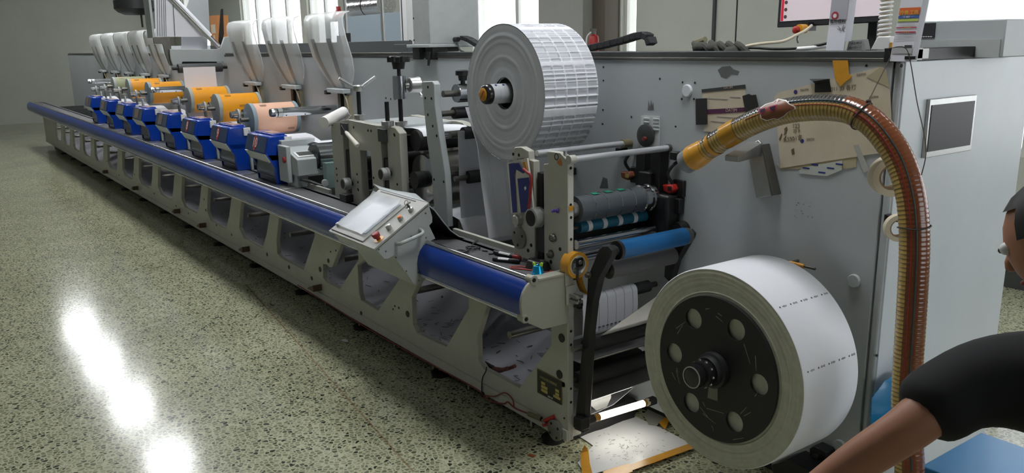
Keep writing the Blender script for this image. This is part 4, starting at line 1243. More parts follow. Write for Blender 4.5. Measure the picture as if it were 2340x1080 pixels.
tl = link('teal_roller', G().cyl((-.04, .085, .978), (-.04, .455, .978), .0226, seg=36), 'teal', rs)
for yy in (.135, .215, .30, .385):
    link('white_band', G().cyl((-.04, yy-.011, .978), (-.04, yy+.011, .978), .0231, seg=36), mat('paper_band', (214, 212, 206), .6), tl)
link('roller_pin', G().cyl((-.04, .031, .978), (-.04, .53, .978), .007, seg=14), 'steel', tl)
link('chrome_roller', G().cyl((.01, .032, .925), (.01, .46, .925), .019, seg=30), 'chrome', rs)
link('chrome_roller', G().cyl((-.02, .032, .888), (-.02, .46, .888), .019, seg=30), 'chrome', rs)
link('chrome_roller', G().cyl((-.035, .075, .85), (-.035, .46, .85), .016, seg=30), 'chrome', rs)
link('dark_backing', G().box(-.16, -.10, .05, .52, .82, 1.0), 'black', rs, .004)
# cabinet side bearing housing
link('bearing_housing', G().box(-.07, .075, .47, .549, .90, 1.075), 'black', rs, .012)
link('bearing_housing', G().box(-.10, -.03, .47, .549, .86, 1.16), 'black', rs, .006)
link('bearing_cap', G().cyl((.10, .50, .93), (.10, .549, .93), .035), 'dark', rs)
# blue rubber roller on its two black swing arms
sw = thing('swing_arm_roller', 'blue rubber roller held by two long black swing arms in front of the slitter', 'roller', (.1, .27, .12))
armp = [(1312, 980), (1329, 800), (1341, 675), (1343, 632), (1368, 570), (1376, 562), (1390, 562), (1398, 572), (1396, 583), (1367, 637), (1355, 690), (1347, 760), (1333, 989)]
ap = [P(*q, y=.045) for q in armp]
g = G(); g.prism(ap, (0, .035, 0)); link('swing_arm', g, BLK, sw, .003)
apf = [(q.x, .475, q.z) for q in ap]
apf = [q for q in apf]
zc = [q for q in apf if q[2] > .62]
g = G(); g.prism(zc, (0, .035, 0)); link('swing_arm', g, BLK, sw, .003)
q = P(1347, 628, y=.045); link('arm_bolt', G().lathe((q.x, .045, q.z), (0, -1, 0), [(0, .014), (.005, .014), (.007, .009), (.018, .008)], 16), 'steel', sw)
br_ = link('blue_roller', G().cyl((.18, .105, .925), (.18, .46, .925), .0362, seg=44), 'blue_roll', sw)
link('roller_end', G().cyl((.18, .09, .925), (.18, .105, .925), .0365, seg=40), 'black', br_)
link('roller_end', G().lathe((.18, .46, .925), (0, 1, 0), [(0, .033), (.02, .034), (.03, .03)], 36), 'steel', br_)
link('roller_pin', G().cyl((.18, .06, .925), (.18, .50, .925), .018), 'steel', br_)
link('grey_roller', G().cyl((.125, .10, .835), (.125, .455, .835), .036, seg=40), mat('grey_rubber', (96, 94, 92), .55, var=.08), sw)
link('grey_roller_pin', G().cyl((.125, .07, .835), (.125, .49, .835), .014), 'dark', sw)
# lower rollers with the white web loop
lo = thing('lower_guide_roller', 'dark guide roller wrapped by a loop of white lined web, low between the black arms', 'roller', (-.05, .3, .62))
link('roller_body', G().cyl((-.055, .10, .655), (-.055, .50, .655), .026, seg=36), 'rubber', lo)
link('roller_pin', G().cyl((-.055, .03, .655), (-.055, .548, .655), .012), 'steel', lo)
loop = [(-.055+.0275*math.cos(a), .655+.0275*math.sin(a)) for a in [PI*1.02-PI*i/10 for i in range(11)]]
loop = [(-.082, .50), (-.083, .58)] + loop + [(-.024, .60), (-.026, .52)]
g = G(); g.sheet([[(x, .10, z), (x, .41, z)] for x, z in loop], .001)
lw = solo('paper_web', g, 'paper', 'white web with thin lines looped over the low guide roller', 'paper web')
for k in range(6):
    yy = .14+.048*k
    g = G(); g.sheet([[(x+.0012*(1 if i > 6 else 0), yy, z+.0008), (x+.0012*(1 if i > 6 else 0), yy+.0016, z+.0008)] for i, (x, z) in enumerate(loop) if i > 5], .0006)
    link('web_line', g, INK2, lw)
for k in range(13):
    link('dash_mark', G().box(-.0245, -.0230, .115+.023*k, .127+.023*k, .538, .542), INK, lw)
for (x, z, r, nm) in ((.03, .50, .03, 'guide_roller'), (-.03, .33, .035, 'guide_roller')):
    t = thing('lower_guide_roller', 'dark grey guide roller at the start of the slanting web' if z > .4 else 'lowest dark roller above the work lamp', 'roller', (x, .3, z-r))
    link('roller_body', G().cyl((x, .07, z), (x, .52, z), r, seg=32), 'rubber', t)
    link('roller_pin', G().cyl((x, .0, z), (x, .548, z), .012), 'steel', t)
ct = thing('scrap_chute', 'dark grey slanting sheet-metal chute under the rollers', 'chute', (-.1, .3, .3))
g = G(); g.sheet([[(.07, .09, .455), (.07, .53, .455)], [(-.02, .09, .40), (-.02, .53, .40)], [(-.26, .09, .40), (-.26, .53, .40)]], .003); link('upper_sheet', g, 'sheet_dk', ct)
g = G(); g.sheet([[(.03, .08, .255), (.03, .53, .255)], [(-.12, .08, .33), (-.12, .53, .33)], [(-.3, .08, .36), (-.3, .53, .36)]], .003); link('lower_sheet', g, 'sheet_dk', ct)
link('bright_edge', G().cyl((.032, .08, .255), (.032, .53, .255), .003), 'chrome', ct)
g = G(); g.sheet([[(-.06, .16, .27), (-.06, .30, .27)], [(-.045, .16, .19), (-.045, .28, .19)], [(-.05, .20, .15), (-.05, .26, .15)]], .001)
solo('paper_scrap', g, 'sheet_dk', 'torn grey paper flap hanging behind the work lamp', 'scrap')
# sensors on the cabinet
for (px, py, c, lab) in ((1428, 400, mat('sensor_brown', (120, 66, 46), .5), 'brown and yellow photo sensor on a black bracket behind the slitting drum'), (1525, 430, 'red', 'red and black photo sensor on the grey cabinet right of the posts')):
    q = P(px, py, y=.50)
    t = thing('photo_sensor', lab, 'sensor', (q.x, .52, q.z-.03))
    link('mount_plate', G().box(q.x+.0, q.x+.06, .53, .549, q.z-.035, q.z+.035), 'black', t, .004)
    g = G(); g.prism([(q.x-.032, .50, q.z+.012), (q.x+.022, .50, q.z+.018), (q.x+.034, .50, q.z-.004), (q.x+.014, .50, q.z-.022), (q.x-.024, .50, q.z-.016)], (0, .035, 0)); link('sensor_body', g, c, t, .006)
    link('sensor_window', G().box(q.x+.002, q.x+.025, .4985, .5005, q.z-.010, q.z+.008), mat('sensor_yellow', (170, 150, 80), .4) if px < 1500 else 'black', t, .001)
    link('cable', G().tube(spline([(q.x+.01, .52, q.z+.02), (q.x+.0, .50, q.z+.06), (q.x+.015, .52, q.z+.10), (q.x+.02, .549, q.z+.11)], 6), .007, 8), 'black', t)
    if px > 1500:
        link('plug', G().box(q.x+.02, q.x+.055, .515, .549, q.z-.105, q.z-.04), 'black', t, .005)

# ================================================================== yellow tape roll on its holder, aluminium bar
c = P(1321, 606, x=.03)
t = thing('tape_roll', 'yellow packing tape roll hanging from the near ivory post with its end dangling', 'tape roll', (0, c.y, c.z-.055))
g = G(); g.lathe((-.018, c.y, c.z), (1, 0, 0), [(0, .039), (0, .053), (.0485, .053), (.0485, .039)], 56, cap=False); link('tape', g, 'yellow', t)
g = G(); g.lathe((-.019, c.y, c.z), (1, 0, 0), [(0, .0362), (0, .0392), (.0505, .0392), (.0505, .0362), (0, .0362)], 48, cap=False); link('core', g, mat('tape_core', (206, 206, 200), .6), t)
rows = []
for k in range(7):
    u = k/6
    rows.append([(-.012+.004*u, c.y+.018+.012*u+.012*u*u, c.z-.048-.075*u), (.032+.005*u, c.y+.020+.012*u+.02*u*u, c.z-.048-.084*u)])
g = G(); g.sheet(rows, .0005); link('loose_end', g, 'yellow', t)
hd = thing('tape_holder', 'grey and black bracket holding the yellow tape roll', 'bracket', (.0, c.y, c.z))
link('square_arm', G().box(-.03, .034, c.y-.014, c.y+.014, c.z+.008, c.z+.034), 'alu', hd, .002)
link('end_plate', G().box(.034, .040, c.y-.016, c.y+.018, c.z-.004, c.z+.032), 'dark', hd, .002)
link('end_screw', G().lathe((.040, c.y+.003, c.z+.014), (1, 0, 0), [(0, .009), (.003, .008)], 16), 'alu', hd)
link('drop_strip', G().box(.033, .037, c.y-.012, c.y-.001, c.z-.055, c.z+.0), 'grey_dk', hd, .001)
link('post_arm', G().box(-.032, -.02, c.y-.014, .002, c.z+.004, c.z+.036), 'alu', hd, .002)
t = thing('aluminium_profile', 'short slotted aluminium profile sticking out below the yellow tape roll', 'bracket', (0, -.03, .70))
q = P(1324, 684, x=.055)
ps = .0165
def prof_bar(xa, xb, y, z, s):
    g = G(); o_ = []
    sh_ = [(-1, -1), (-.3, -1), (-.3, -.82), (-.55, -.82), (-.2, -.42), (.2, -.42), (.55, -.82), (.3, -.82), (.3, -1), (1, -1), (1, -.3), (.82, -.3), (.82, -.55), (.42, -.2), (.42, .2), (.82, .55), (.82, .3), (1, .3), (1, 1), (.3, 1), (.3, .82), (.55, .82), (.2, .42), (-.2, .42), (-.55, .82), (-.3, .82), (-.3, 1), (-1, 1), (-1, .3), (-.82, .3), (-.82, .55), (-.42, .2), (-.42, -.2), (-.82, -.55), (-.82, -.3), (-1, -.3)]
    g.prism([(xa, y+a*s, z+b*s) for a, b in sh_], (xb-xa, 0, 0)); return g
link('profile', prof_bar(.0, .058, q.y, q.z, ps), 'alu', t)
link('end_hole', G().cyl((.0575, q.y, q.z), (.059, q.y, q.z), .004, seg=12), 'hole', t)
link('mount_plate', G().box(.005, .012, q.y-.03, q.y+.024, q.z-.03, q.z+.05), 'cream', t, .002)
link('lower_foot', G().cyl((.03, q.y+.02, q.z-.035), (.03, q.y+.02, q.z-.018), .016), 'black', t)
link('mount_plate', G().box(.005, .010, q.y-.034, q.y-.012, q.z+.05, q.z+.125), 'cream_lit', t, .002)

# ================================================================== pouch hung on the far post
pg = thing('hanging_pouch', 'blue and white folded packet hung on the far ivory post with a red strap', 'packet', (-.30, -.03, .98))
PY = -.03
def pz(lst, dy=0): return [P(*q, y=PY+dy) for q in lst]
body = [[(1161, 371), (1183, 366), (1206, 361)], [(1163, 400), (1186, 398), (1212, 402)], [(1168, 440), (1190, 438), (1216, 440)], [(1170, 487), (1194, 486), (1220, 478)]]
g = G(); g.sheet([[P(*q, y=PY+.016-(.010 if j == 1 else 0)) for j, q in enumerate(r)] for r in body], .010); link('packet', g, mat('packet_white', (218, 214, 202), .5), pg, smooth=70)
NAVY = mat('packet_navy', (40, 50, 128), .4)
g = G(); g.prism(pz([(1163, 374), (1176, 372), (1180, 384), (1176, 400), (1181, 485), (1172, 486), (1168, 440), (1165, 400)]), (0, -.0015, 0)); link('blue_panel', g, NAVY, pg)
g = G(); g.prism(pz([(1183, 408), (1209, 405), (1212, 440), (1211, 478), (1204, 483), (1191, 486), (1187, 450)], -.001), (0, -.0015, 0)); link('blue_panel', g, NAVY, pg)
g = G(); g.prism(pz([(1168, 373), (1186, 372), (1192, 384), (1206, 390), (1196, 396), (1178, 386)], -.002), (0, -.0015, 0)); link('blue_panel', g, NAVY, pg)
g = G(); g.prism(pz([(1194, 371), (1201, 369), (1206, 390), (1200, 390)], -.003), (0, -.0012, 0)); link('yellow_strip', g, 'yellow', pg)
g = G(); g.tube(spline(pz([(1196, 386), (1206, 394), (1213, 403), (1212, 440), (1208, 476)], -.008), 6), .006, 8); link('red_strap', g, mat('strap_red', (150, 40, 38), .5), pg)
g = G(); g.prism(pz([(1198, 428), (1201, 425), (1203, 430), (1200, 435)], -.003), (0, -.0008, 0)); link('white_emblem', g, 'white', pg)
link('hang_hook', G().cyl((P(1196, 362, y=0).x, PY+.0, P(1196, 362, y=0).z), (P(1196, 362, y=0).x, .002, P(1196, 362, y=0).z), .003, seg=8), 'steel', pg)
a = P(1200, 484, y=PY)

# ================================================================== lint roller on the die station
q0, q1 = P(740, 280, y=-.02), P(786, 256, y=.17)
lr_ = thing('lint_roller', 'white sticky roller with wire frame and white handle hung on the die station', 'lint roller', (q0.x, .02, q0.z-.1))
link('roller_sleeve', G().cyl(q0, q1, .034, seg=36), mat('lint_white', (236, 234, 230), .6), lr_)
d = (q1-q0).normalized()
wires = [q1, q1+d*.025, P(803, 264, y=.13), P(781, 287, y=.03), P(791, 302, y=.03)]
link('wire', G().tube(wires, .0035, 8), 'chrome', lr_)
a, b = P(790, 301, y=.03), P(817, 333, y=.03)
link('handle', G().lathe(a, b-a, [(0, .007), (.02, .012), ((b-a).length*.5, .013), ((b-a).length-.01, .017), ((b-a).length, .012)], 20), mat('handle_white', (222, 218, 206), .5), lr_)

# ================================================================== small grey screen box at unit 10
sb = thing('screen_box', 'grey sloped control box with a small dark screen beside the blue cover marked 10', 'control box', (-2.8, .15, .80))
XF = -2.70
f0, f1, f2, f3 = P(682, 403, x=XF), P(766, 395, x=XF), P(684, 365, x=XF), P(766, 356, x=XF)
k0, k1 = P(667, 331, x=-2.95), P(760, 322, x=-2.95)
g = G(); g.hexa([(-2.95, f0.y, f0.z), (XF, f0.y, f0.z), (XF, .42, f0.z), (-2.95, .42, f0.z), (-2.95, f0.y, k0.z), (XF, f0.y, f2.z), (XF, .42, f2.z), (-2.95, .42, k0.z)]); link('body', g, 'machine', sb, .004)
def on_slope(u, v, h=.002):
    a = Vector((XF, f0.y, f2.z)); b = Vector((-2.95, f0.y, k0.z)); e = b-a
    n_ = Vector((-e.z, 0, e.x)).normalized(); n_ = n_ if n_.z > 0 else -n_
    return a+e*v+Vector((0, u, 0))+n_*h
def slope_slab(u0, u1, v0, v1, h):
    return G().hexa([on_slope(u0, v0, 0), on_slope(u1, v0, 0), on_slope(u1, v1, 0), on_slope(u0, v1, 0), on_slope(u0, v0, h), on_slope(u1, v0, h), on_slope(u1, v1, h), on_slope(u0, v1, h)])
fm = link('screen_frame', slope_slab(.02, .155, .14, .48, .006), 'white', sb, .002)
link('screen', slope_slab(.035, .14, .20, .43, .008), mat('dark_screen', (70, 74, 72), .3), fm)
link('label', slope_slab(.20, .28, .24, .40, .003), 'white', sb)
link('upper_step', G().box(-3.02, -2.93, f0.y-.01, .2, k0.z-.02, k0.z+.035), 'machine', sb, .004)
link('support', G().box(-2.93, -2.75, f0.y+.01, .06, .80, f0.z+.01), 'machine', sb, .004)
sg = link('side_guard', G().box(-2.96, -2.80, f0.y-.03, f0.y-.0, .83, 1.07), 'machine', sb, .006)
link('red_button', G().cyl((-2.84, f0.y-.04, .98), (-2.84, f0.y-.03, .98), .02), 'red', sb)
link('bar_arm', G().tube([(-2.72, f0.y+.02, .86), (-2.66, f0.y+.06, .85), (-2.62, f0.y+.12, .82)], .010, 10), 'grey_dk', sb)
link('round_foot', G().cyl((-2.58, .10, .845), (-2.55, .09, .845), .022), 'machine', sb)
link('glass_plate', G().box(-2.62, -2.56, .11, .40, .81, .97), glassy('green_glass', (150, 176, 170), .5, .1), sb)

# ================================================================== things on the deck
DZ = .8005
def deck(px, py, h=0): return P(px, py, z=DZ+h)
a = deck(1072, 570)
sc = thing('scissors', 'black-handled scissors lying on the dark deck beside the console', 'scissors', a)
for i, (px, py, rx, ry, rot) in enumerate(((1081, 565, .034, .018, .5), (1056, 573, .026, .014, .45))):
    c = deck(px, py, .008)
    pts = []
    for k in range(25):
        t_ = 2*PI*k/24
        x, y = rx*math.cos(t_), ry*math.sin(t_)
        pts.append(c+Vector((x*math.cos(rot)-y*math.sin(rot), x*math.sin(rot)+y*math.cos(rot), 0)))
    link('finger_ring', G().tube(pts, .004, 8, cap=False), 'black', sc)
a, b = deck(1060, 572, .006), deck(1092, 552, .006)
link('blade', G().tube([deck(1066, 576, .006), deck(1082, 556, .006), deck(1096, 545, .006)], .0035, 6), 'chrome', sc)
link('blade', G().tube([deck(1060, 574, .008), deck(1078, 571, .008), deck(1090, 562, .008)], .0035, 6), 'chrome', sc)
def marker(p0, p1, label, tip):
    a, b = deck(*p0, .010), deck(*p1, .010)
    t = thing('marker_pen', label, 'marker', (a+b)/2-Vector((0, 0, .0105)), 'marker pens on the deck')
    d = b-a
    link('barrel', G().cyl(a, a+d*.72, .0095, seg=18), mat('marker_black', (28, 28, 34), .35), t)
    link('cap', G().lathe(a+d*.72, d, [(0, .0105), (d.length*.24, .0105), (d.length*.28, .007)], 18), tip, t)
    link('white_label', G().lathe(a+d*.2, d, [(0, .0098), (d.length*.4, .0098)], 18, cap=False, a0=.3, a1=2.4), 'white', t)
marker((1130, 576), (1192, 590), 'black marker with a red cap, the rear one of the two on the deck', 'red')
marker((1127, 591), (1188, 597), 'all-black marker with white lettering, in front of the red-capped one', mat('marker_cap_black', (20, 20, 22), .4))
mid = P(1228, 602, y=-.035); mid.z = DZ
cl = thing('clamp_block', 'black two-bolt clamp block at the foot of the near ivory post', 'clamp', mid)
g = G(); g.hexa([mid+Vector(v) for v in ((-.05, -.03, 0), (.052, -.03, 0), (.052, .032, 0), (-.05, .032, 0), (-.044, -.018, .038), (.042, -.018, .038), (.042, .028, .038), (-.044, .028, .038))])
link('block', g, 'black', cl, .006)
for s in (-1, 1):
    link('clamp_bolt', G().cyl(mid+Vector((.032*s, 0, .036)), mid+Vector((.032*s, 0, .048)), .009, seg=14), 'steel', cl)
link('lever', G().tube([mid+Vector((-.05, 0, .03)), mid+Vector((-.095, .005, .026))], .009, 8), 'dark', cl)
c = deck(1229, 632)
t = thing('blue_cone_cup', 'bright blue metal cone cup holding two green ear plugs, at the corner of the deck', 'cup', c)
link('cone', G().lathe(c, (0, 0, 1), [(0, .028), (.002, .029), (.046, .017), (.048, .014), (.046, .012), (.03, .012)], 32), mat('anodised_blue', (20, 150, 196), .22, metal=.6), t)
for i, (dx, dy) in enumerate(((-.010, -.006), (.010, .006))):
    tt = thing('ear_plug', 'left green foam ear plug in the blue cone cup' if i == 0 else 'right green foam ear plug in the blue cone cup', 'ear plug', c+Vector((dx, dy, .046)), 'green ear plugs in the cup')
    link('foam', G().lathe(c+Vector((dx, dy, .040)), (dx*3, dy*3, .1), [(0, .0055), (.012, .0065), (.019, .005), (.021, .002)], 14), mat('foam_green', (166, 206, 60), .7), tt)
rl = [deck(1166, 609, .003), deck(1190, 608, .003), deck(1220, 614, .003), deck(1262, 618, .003), deck(1264, 620, .003), deck(1245, 621, .003), deck(1200, 615, .003), deck(1168, 612, .003), deck(1166, 609, .003)]
g = G(); g.tube(rl, .003, 6)
solo('red_band', g, mat('band_red', (176, 80, 72), .5), 'thin red rubber loop lying along the front of the deck', 'rubber band')
for i, (px, py) in enumerate(((1108, 574), (1122, 581))):
    c = deck(px, py)
    g = G(); g.obox(c+Vector((0, 0, .002)), (.022-.008*i, .01, 0), (-.003, .008, 0), (0, 0, .004))
    solo('ink_chip', g, 'black', 'larger dark scrap beside the scissors on the deck' if i == 0 else 'smaller dark scrap between the scissors and markers', 'scrap', 'dark scraps on the deck')

# ================================================================== low red cord, clip and pliers at the near end
cord = [P(*q, y=-.009) for q in ((680, 651), (760, 700), (830, 744), (900, 784), (960, 818), (1030, 856), (1090, 889), (1103, 902), (1120, 915), (1150, 922), (1160, 918), (1174, 930), (1190, 938), (1210, 945))]
g = G(); g.tube(spline(cord, 4), .0035, 8)
cd_ = thing('power_cable', 'thin red-brown cord running along the foot of the ivory frame', 'cord', (cord[0].x, -.009, .1))
link('cable', g, mat('cord_red', (134, 58, 44), .55), cd_)
g = G(); g.tube(spline([P(*q, y=-.012) for q in ((1101, 896), (1101, 880), (1103, 862), (1110, 848), (1112, 838))], 5), .0028, 8); link('black_branch', g, 'black', cd_)
g = G(); g.tube(spline([P(*q, y=-.012) for q in ((1104, 902), (1130, 905), (1150, 897), (1163, 902), (1172, 914), (1174, 928))], 5), .003, 8); link('branch', g, M['cord_red'], cd_)
link('joint', G().ball(P(1103, 900, y=-.012), .009, sz=1.3, seg=12), 'black', cd_)
a, b = P(1209, 945, y=-.014), P(1237, 957, y=-.014)
cn = link('connector', G().cyl(a, b, .011, seg=18), mat('connector_grey', (120, 114, 92), .4), cd_)
link('connector_hole', G().cyl(b, b+(b-a).normalized()*.001, .008, seg=14), 'hole', cn)
a, b = P(1240, 965, y=-.016), P(1268, 952, y=-.004)
vk = thing('red_valve_lever', 'small red two-lever clip at the foot of the frame end', 'clip', (P(1250, 960, y=-.01).x, -.012, P(1250, 970, y=-.01).z))
link('lever', G().cyl(P(1240, 962, y=-.02), P(1267, 951, y=-.003), .007, .009, seg=12), 'red', vk)
link('lever', G().cyl(P(1241, 971, y=-.02), P(1258, 966, y=-.003), .008, seg=12), 'red', vk)
link('joint', G().cyl(P(1239, 958, y=-.02), P(1246, 968, y=-.02), .006, seg=12), 'steel', vk)
link('pivot_hole', G().cyl(P(1257, 969, y=-.001), P(1257, 969, y=-.004), .011, seg=14), 'hole', vk)
pa, pb = P(1122, 838, y=.06), P(1165, 835, y=.06)
pt = thing('pliers', 'dark pliers with red-brown grips lying in the last cut-out of the frame', 'pliers', (pa.x, .06, pa.z-.02))
for s in (-1, 1):
    link('grip', G().tube(spline([(pa.x+.02, .06, pa.z), (pa.x+.09, .06+.015*s, pa.z+.012), (pb.x+.01, .06+.022*s, pb.z-.004)], 6), .009, 10), mat('grip_brown', (84, 40, 34), .5), pt)
link('jaw', G().tube([(pa.x+.02, .06, pa.z), (pa.x-.05, .06, pa.z+.004)], .011, 8), 'dark', pt)

# ================================================================== work lamp and floor sheet
la, lb = P(1362, 954, y=.12), P(1481, 918, y=.43)
wl = thing('work_lamp', 'glowing white tube work lamp strapped with yellow tape near the floor', 'lamp', ((la+lb)/2)-Vector((0, 0, .02)))
d = lb-la
link('tube', G().cyl(la+d*.03, la+d*.95, .0145, seg=24), mat('work_lamp_on', (255, 252, 240), .3, emit=LED), wl)
link('end_cap', G().lathe(la+d*.95, d, [(0, .0165), (.016, .0165), (.018, .012)], 20), mat('lamp_cap', (240, 232, 200), .4), wl)
link('yellow_wrap', G().cyl(la+d*.90, la+d*.955, .0152, seg=20), 'yellow', wl)
link('yellow_wrap', G().cyl(la-d*.06, la+d*.05, .0162, seg=20), 'yellow', wl)
link('socket', G().cyl(la-d*.24, la-d*.05, .020, .019, seg=20), 'rubber', wl)
link('socket_bracket', G().obox(la-d*.26+Vector((0, 0, 0)), (.05, 0, 0), (0, .05, 0), (0, 0, .05)), 'dark', wl, .004)
link('end_bracket', G().obox(lb+d*.06, (.03, 0, 0), (0, .05, 0), (0, 0, .03)), 'rubber', wl, .003)
# sheet on the floor
rows = []
for i in range(13):
    u = i/12
    x = .205-.66*u
    ys = [(.17 if x < -.02 else -.012+.182*(1-min(1, (x+.02)/.13)))]
    ys += [ys[0]+(.51-ys[0])*j/8 for j in range(1, 9)]
    rows.append([(x-.035+.20*(y-.05), y, .006+.0025*math.sin(j*1.3+i)) for j, y in enumerate(ys)])
g = G(); g.sheet(rows, .003)
SHEET = mat('scuffed_sheet', (226, 226, 226), .28, var=.10, scale=5)
fs = thing('floor_sheet', 'scuffed white sheet taped to the floor under the lower label roll', 'sheet', (.0, .25, .003))
link('sheet', g, SHEET, fs, smooth=60)
ta, tb = P(1395, 1082, z=.012), P(1592, 1012, z=.012)
d = (tb-ta).normalized(); n_ = Vector((-d.y, d.x, 0))
g = G(); g.prism([ta-n_*.028, tb-n_*.028, tb+n_*.014, ta+n_*.014], (0, 0, .0015)); link('yellow_tape', g, 'yellow', fs)
g = G(); g.prism([P(*q, z=.012) for q in ((1378, 1078), (1402, 1070), (1438, 1060), (1446, 1078), (1420, 1088), (1380, 1090))], (0, 0, .004)); link('yellow_tape', g, 'yellow', fs)
g = G(); g.sheet([[P(1336, 1016, z=.05), P(1338, 1018, z=.05)], [P(1327, 1035, z=.025), P(1345, 1030, z=.03)], [P(1328, 1060, z=.012), P(1348, 1058, z=.014)], [P(1330, 1085, z=.010), P(1354, 1082, z=.010)]], .001); link('yellow_tape', g, 'yellow', fs)
g = G(); g.prism([P(*q, z=.012) for q in ((1506, 966), (1519, 953), (1530, 960), (1520, 981))], (0, 0, .002)); link('yellow_tape', g, 'yellow', fs)
g = G(); g.prism([P(*q, z=.0115) for q in ((1468, 950), (1480, 935), (1500, 930), (1520, 950), (1506, 966), (1502, 972), (1482, 970), (1475, 955))], (0, 0, .0012)); link('torn_patch', g, mat('torn_grey', (150, 150, 140), .6, var=.2), fs)
random.seed(3)
for i in range(90):
    px, py = random.gauss(1430, 45), random.gauss(1025, 20)
    if not (1350 < px < 1560 and 985 < py < 1060): continue
    c = P(px, py, z=.0125); a = random.uniform(0, PI); l = random.uniform(.006, .02)
    g = G(); g.obox(c, (l*math.cos(a), l*math.sin(a), 0), (-.0012*math.sin(a), .0012*math.cos(a), 0), (0, 0, .0006)); link('scuff', g, mat('scuff_dark', (92, 92, 94), .6), fs)
# scraps on the terrazzo
g = G(); g.sheet([[P(778, 776, z=.002), P(790, 781, z=.003)], [P(790, 774, z=.004), P(797, 779, z=.002)]], .0008)
solo('paper_scrap', g, 'paper', 'small white paper scrap on the floor before the ivory frame', 'scrap')
g = G(); g.obox(P(622, 696, z=.002), (.05, .012, 0), (-.002, .006, 0), (0, 0, .003))
solo('paper_scrap', g, 'dark', 'small dark sliver on the floor left of the white scrap', 'scrap')
g = G(); g.obox(P(1215, 1040, z=.002), (.03, .01, 0), (-.006, .018, 0), (0, 0, .002))
solo('paper_scrap', g, mat('rust_scrap', (150, 84, 40), .6), 'small rust-orange flake on the floor under the frame end', 'scrap')

# ================================================================== suction hose
HY = .36
hp = [P(*q, y=HY) for q in ((1572, 368), (1606, 347), (1650, 318), (1700, 290), (1750, 268), (1800, 253), (1860, 246), (1915, 247), (1955, 257), (1995, 282), (2030, 322), (2060, 374), (2082, 436), (2093, 500), (2097, 570), (2096, 650), (2093, 740), (2090, 820), (2088, 900), (2092, 980), (2100, 1060))]
hp = [Vector((q.x, q.y+(.0 if i < 12 else -.006*(i-11)), q.z)) for i, q in enumerate(hp)]
end = hp[-1]
hp += [Vector((end.x+.03, end.y-.02, .12)), Vector((end.x+.12, end.y-.05, .055)), Vector((end.x+.4, end.y-.08, .05)), Vector((end.x+1.0, end.y-.05, .05))]
path = spline(hp, 16)
# even spacing
L_ = [0]
for i in range(1, len(path)): L_.append(L_[-1]+(path[i]-path[i-1]).length)
step = .0033; N_ = int(L_[-1]/step); ev = []; j = 0
for i in range(N_+1):
    s = i*step
    while j < len(L_)-2 and L_[j+1] < s: j += 1
    k = (s-L_[j])/max(1e-9, L_[j+1]-L_[j]); ev.append(path[j].lerp(path[j+1], k))
hs = thing('suction_hose', 'ribbed amber suction hose arching over the panel with a yellow-taped grey end', 'hose', (hp[14].x, HY, .02))
HR = .0425
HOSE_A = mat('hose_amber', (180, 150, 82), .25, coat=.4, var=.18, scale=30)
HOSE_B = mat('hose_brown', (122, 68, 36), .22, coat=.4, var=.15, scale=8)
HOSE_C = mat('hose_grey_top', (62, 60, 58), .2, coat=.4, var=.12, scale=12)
skip = int(.30/step)
seg = 28
def outer_of(i):
    t_ = ev[min(i+4, len(ev)-1)]-ev[max(i-4, 0)]
    o_ = Vector((-t_.z, 0, t_.x))
    return o_.normalized() if o_.length > 1e-6 else Vector((1, 0, 0))


radii = [HR+.0005*math.cos(2*PI*i*step/.0132) for i in range(len(ev))]
g = G(); rings = []
for i, p in enumerate(ev):
    t_ = (ev[min(i+1, len(ev)-1)]-ev[max(i-1, 0)]).normalized()
    o_ = outer_of(i); o_ = (o_-t_*t_.dot(o_)).normalized(); s_ = t_.cross(o_)
    rings.append([g.v(p+(o_*math.cos(2*PI*k/seg)+s_*math.sin(2*PI*k/seg))*radii[i]) for k in range(seg)])
for i in range(len(ev)-1):
    far_ = i*step
    for k in range(seg):
        c = math.cos(2*PI*(k+.5)/seg)
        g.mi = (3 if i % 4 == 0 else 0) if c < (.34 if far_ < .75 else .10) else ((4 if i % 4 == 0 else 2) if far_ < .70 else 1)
        g.face([rings[i][k], rings[i][(k+1) % seg], rings[i+1][(k+1) % seg], rings[i+1][k]])
HOSE_D = mat('hose_rib_dark', (112, 92, 44), .3, coat=.3); HOSE_E = mat('hose_wire_pale', (92, 90, 84), .25, coat=.4)
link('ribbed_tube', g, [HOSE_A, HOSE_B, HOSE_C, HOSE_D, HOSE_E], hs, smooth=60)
# coloured stripes along the hose, on the side towards the aisle
def along(ang_, r, i0, i1, name, m):
    pts = []
    for i in range(i0, i1, 4):
        t_ = (ev[min(i+1, len(ev)-1)]-ev[max(i-1, 0)]).normalized()
        o_ = outer_of(i); o_ = (o_-t_*t_.dot(o_)).normalized(); s_ = t_.cross(o_)
        if s_.y > 0: s_ = -s_
        pts.append(ev[i]+(o_*math.cos(ang_)+s_*math.sin(ang_))*(HR+.0004))
    g = G(); g.tube(pts, r, 6); link(name, g, m, hs)
along(1.27, .0016, int(.34/step), int(1.9/step), 'red_stripe', mat('stripe_red', (150, 40, 26), .4))
along(.92, .0022, int(.52/step), int(1.9/step), 'blue_stripe', mat('stripe_blue', (52, 78, 84), .4))
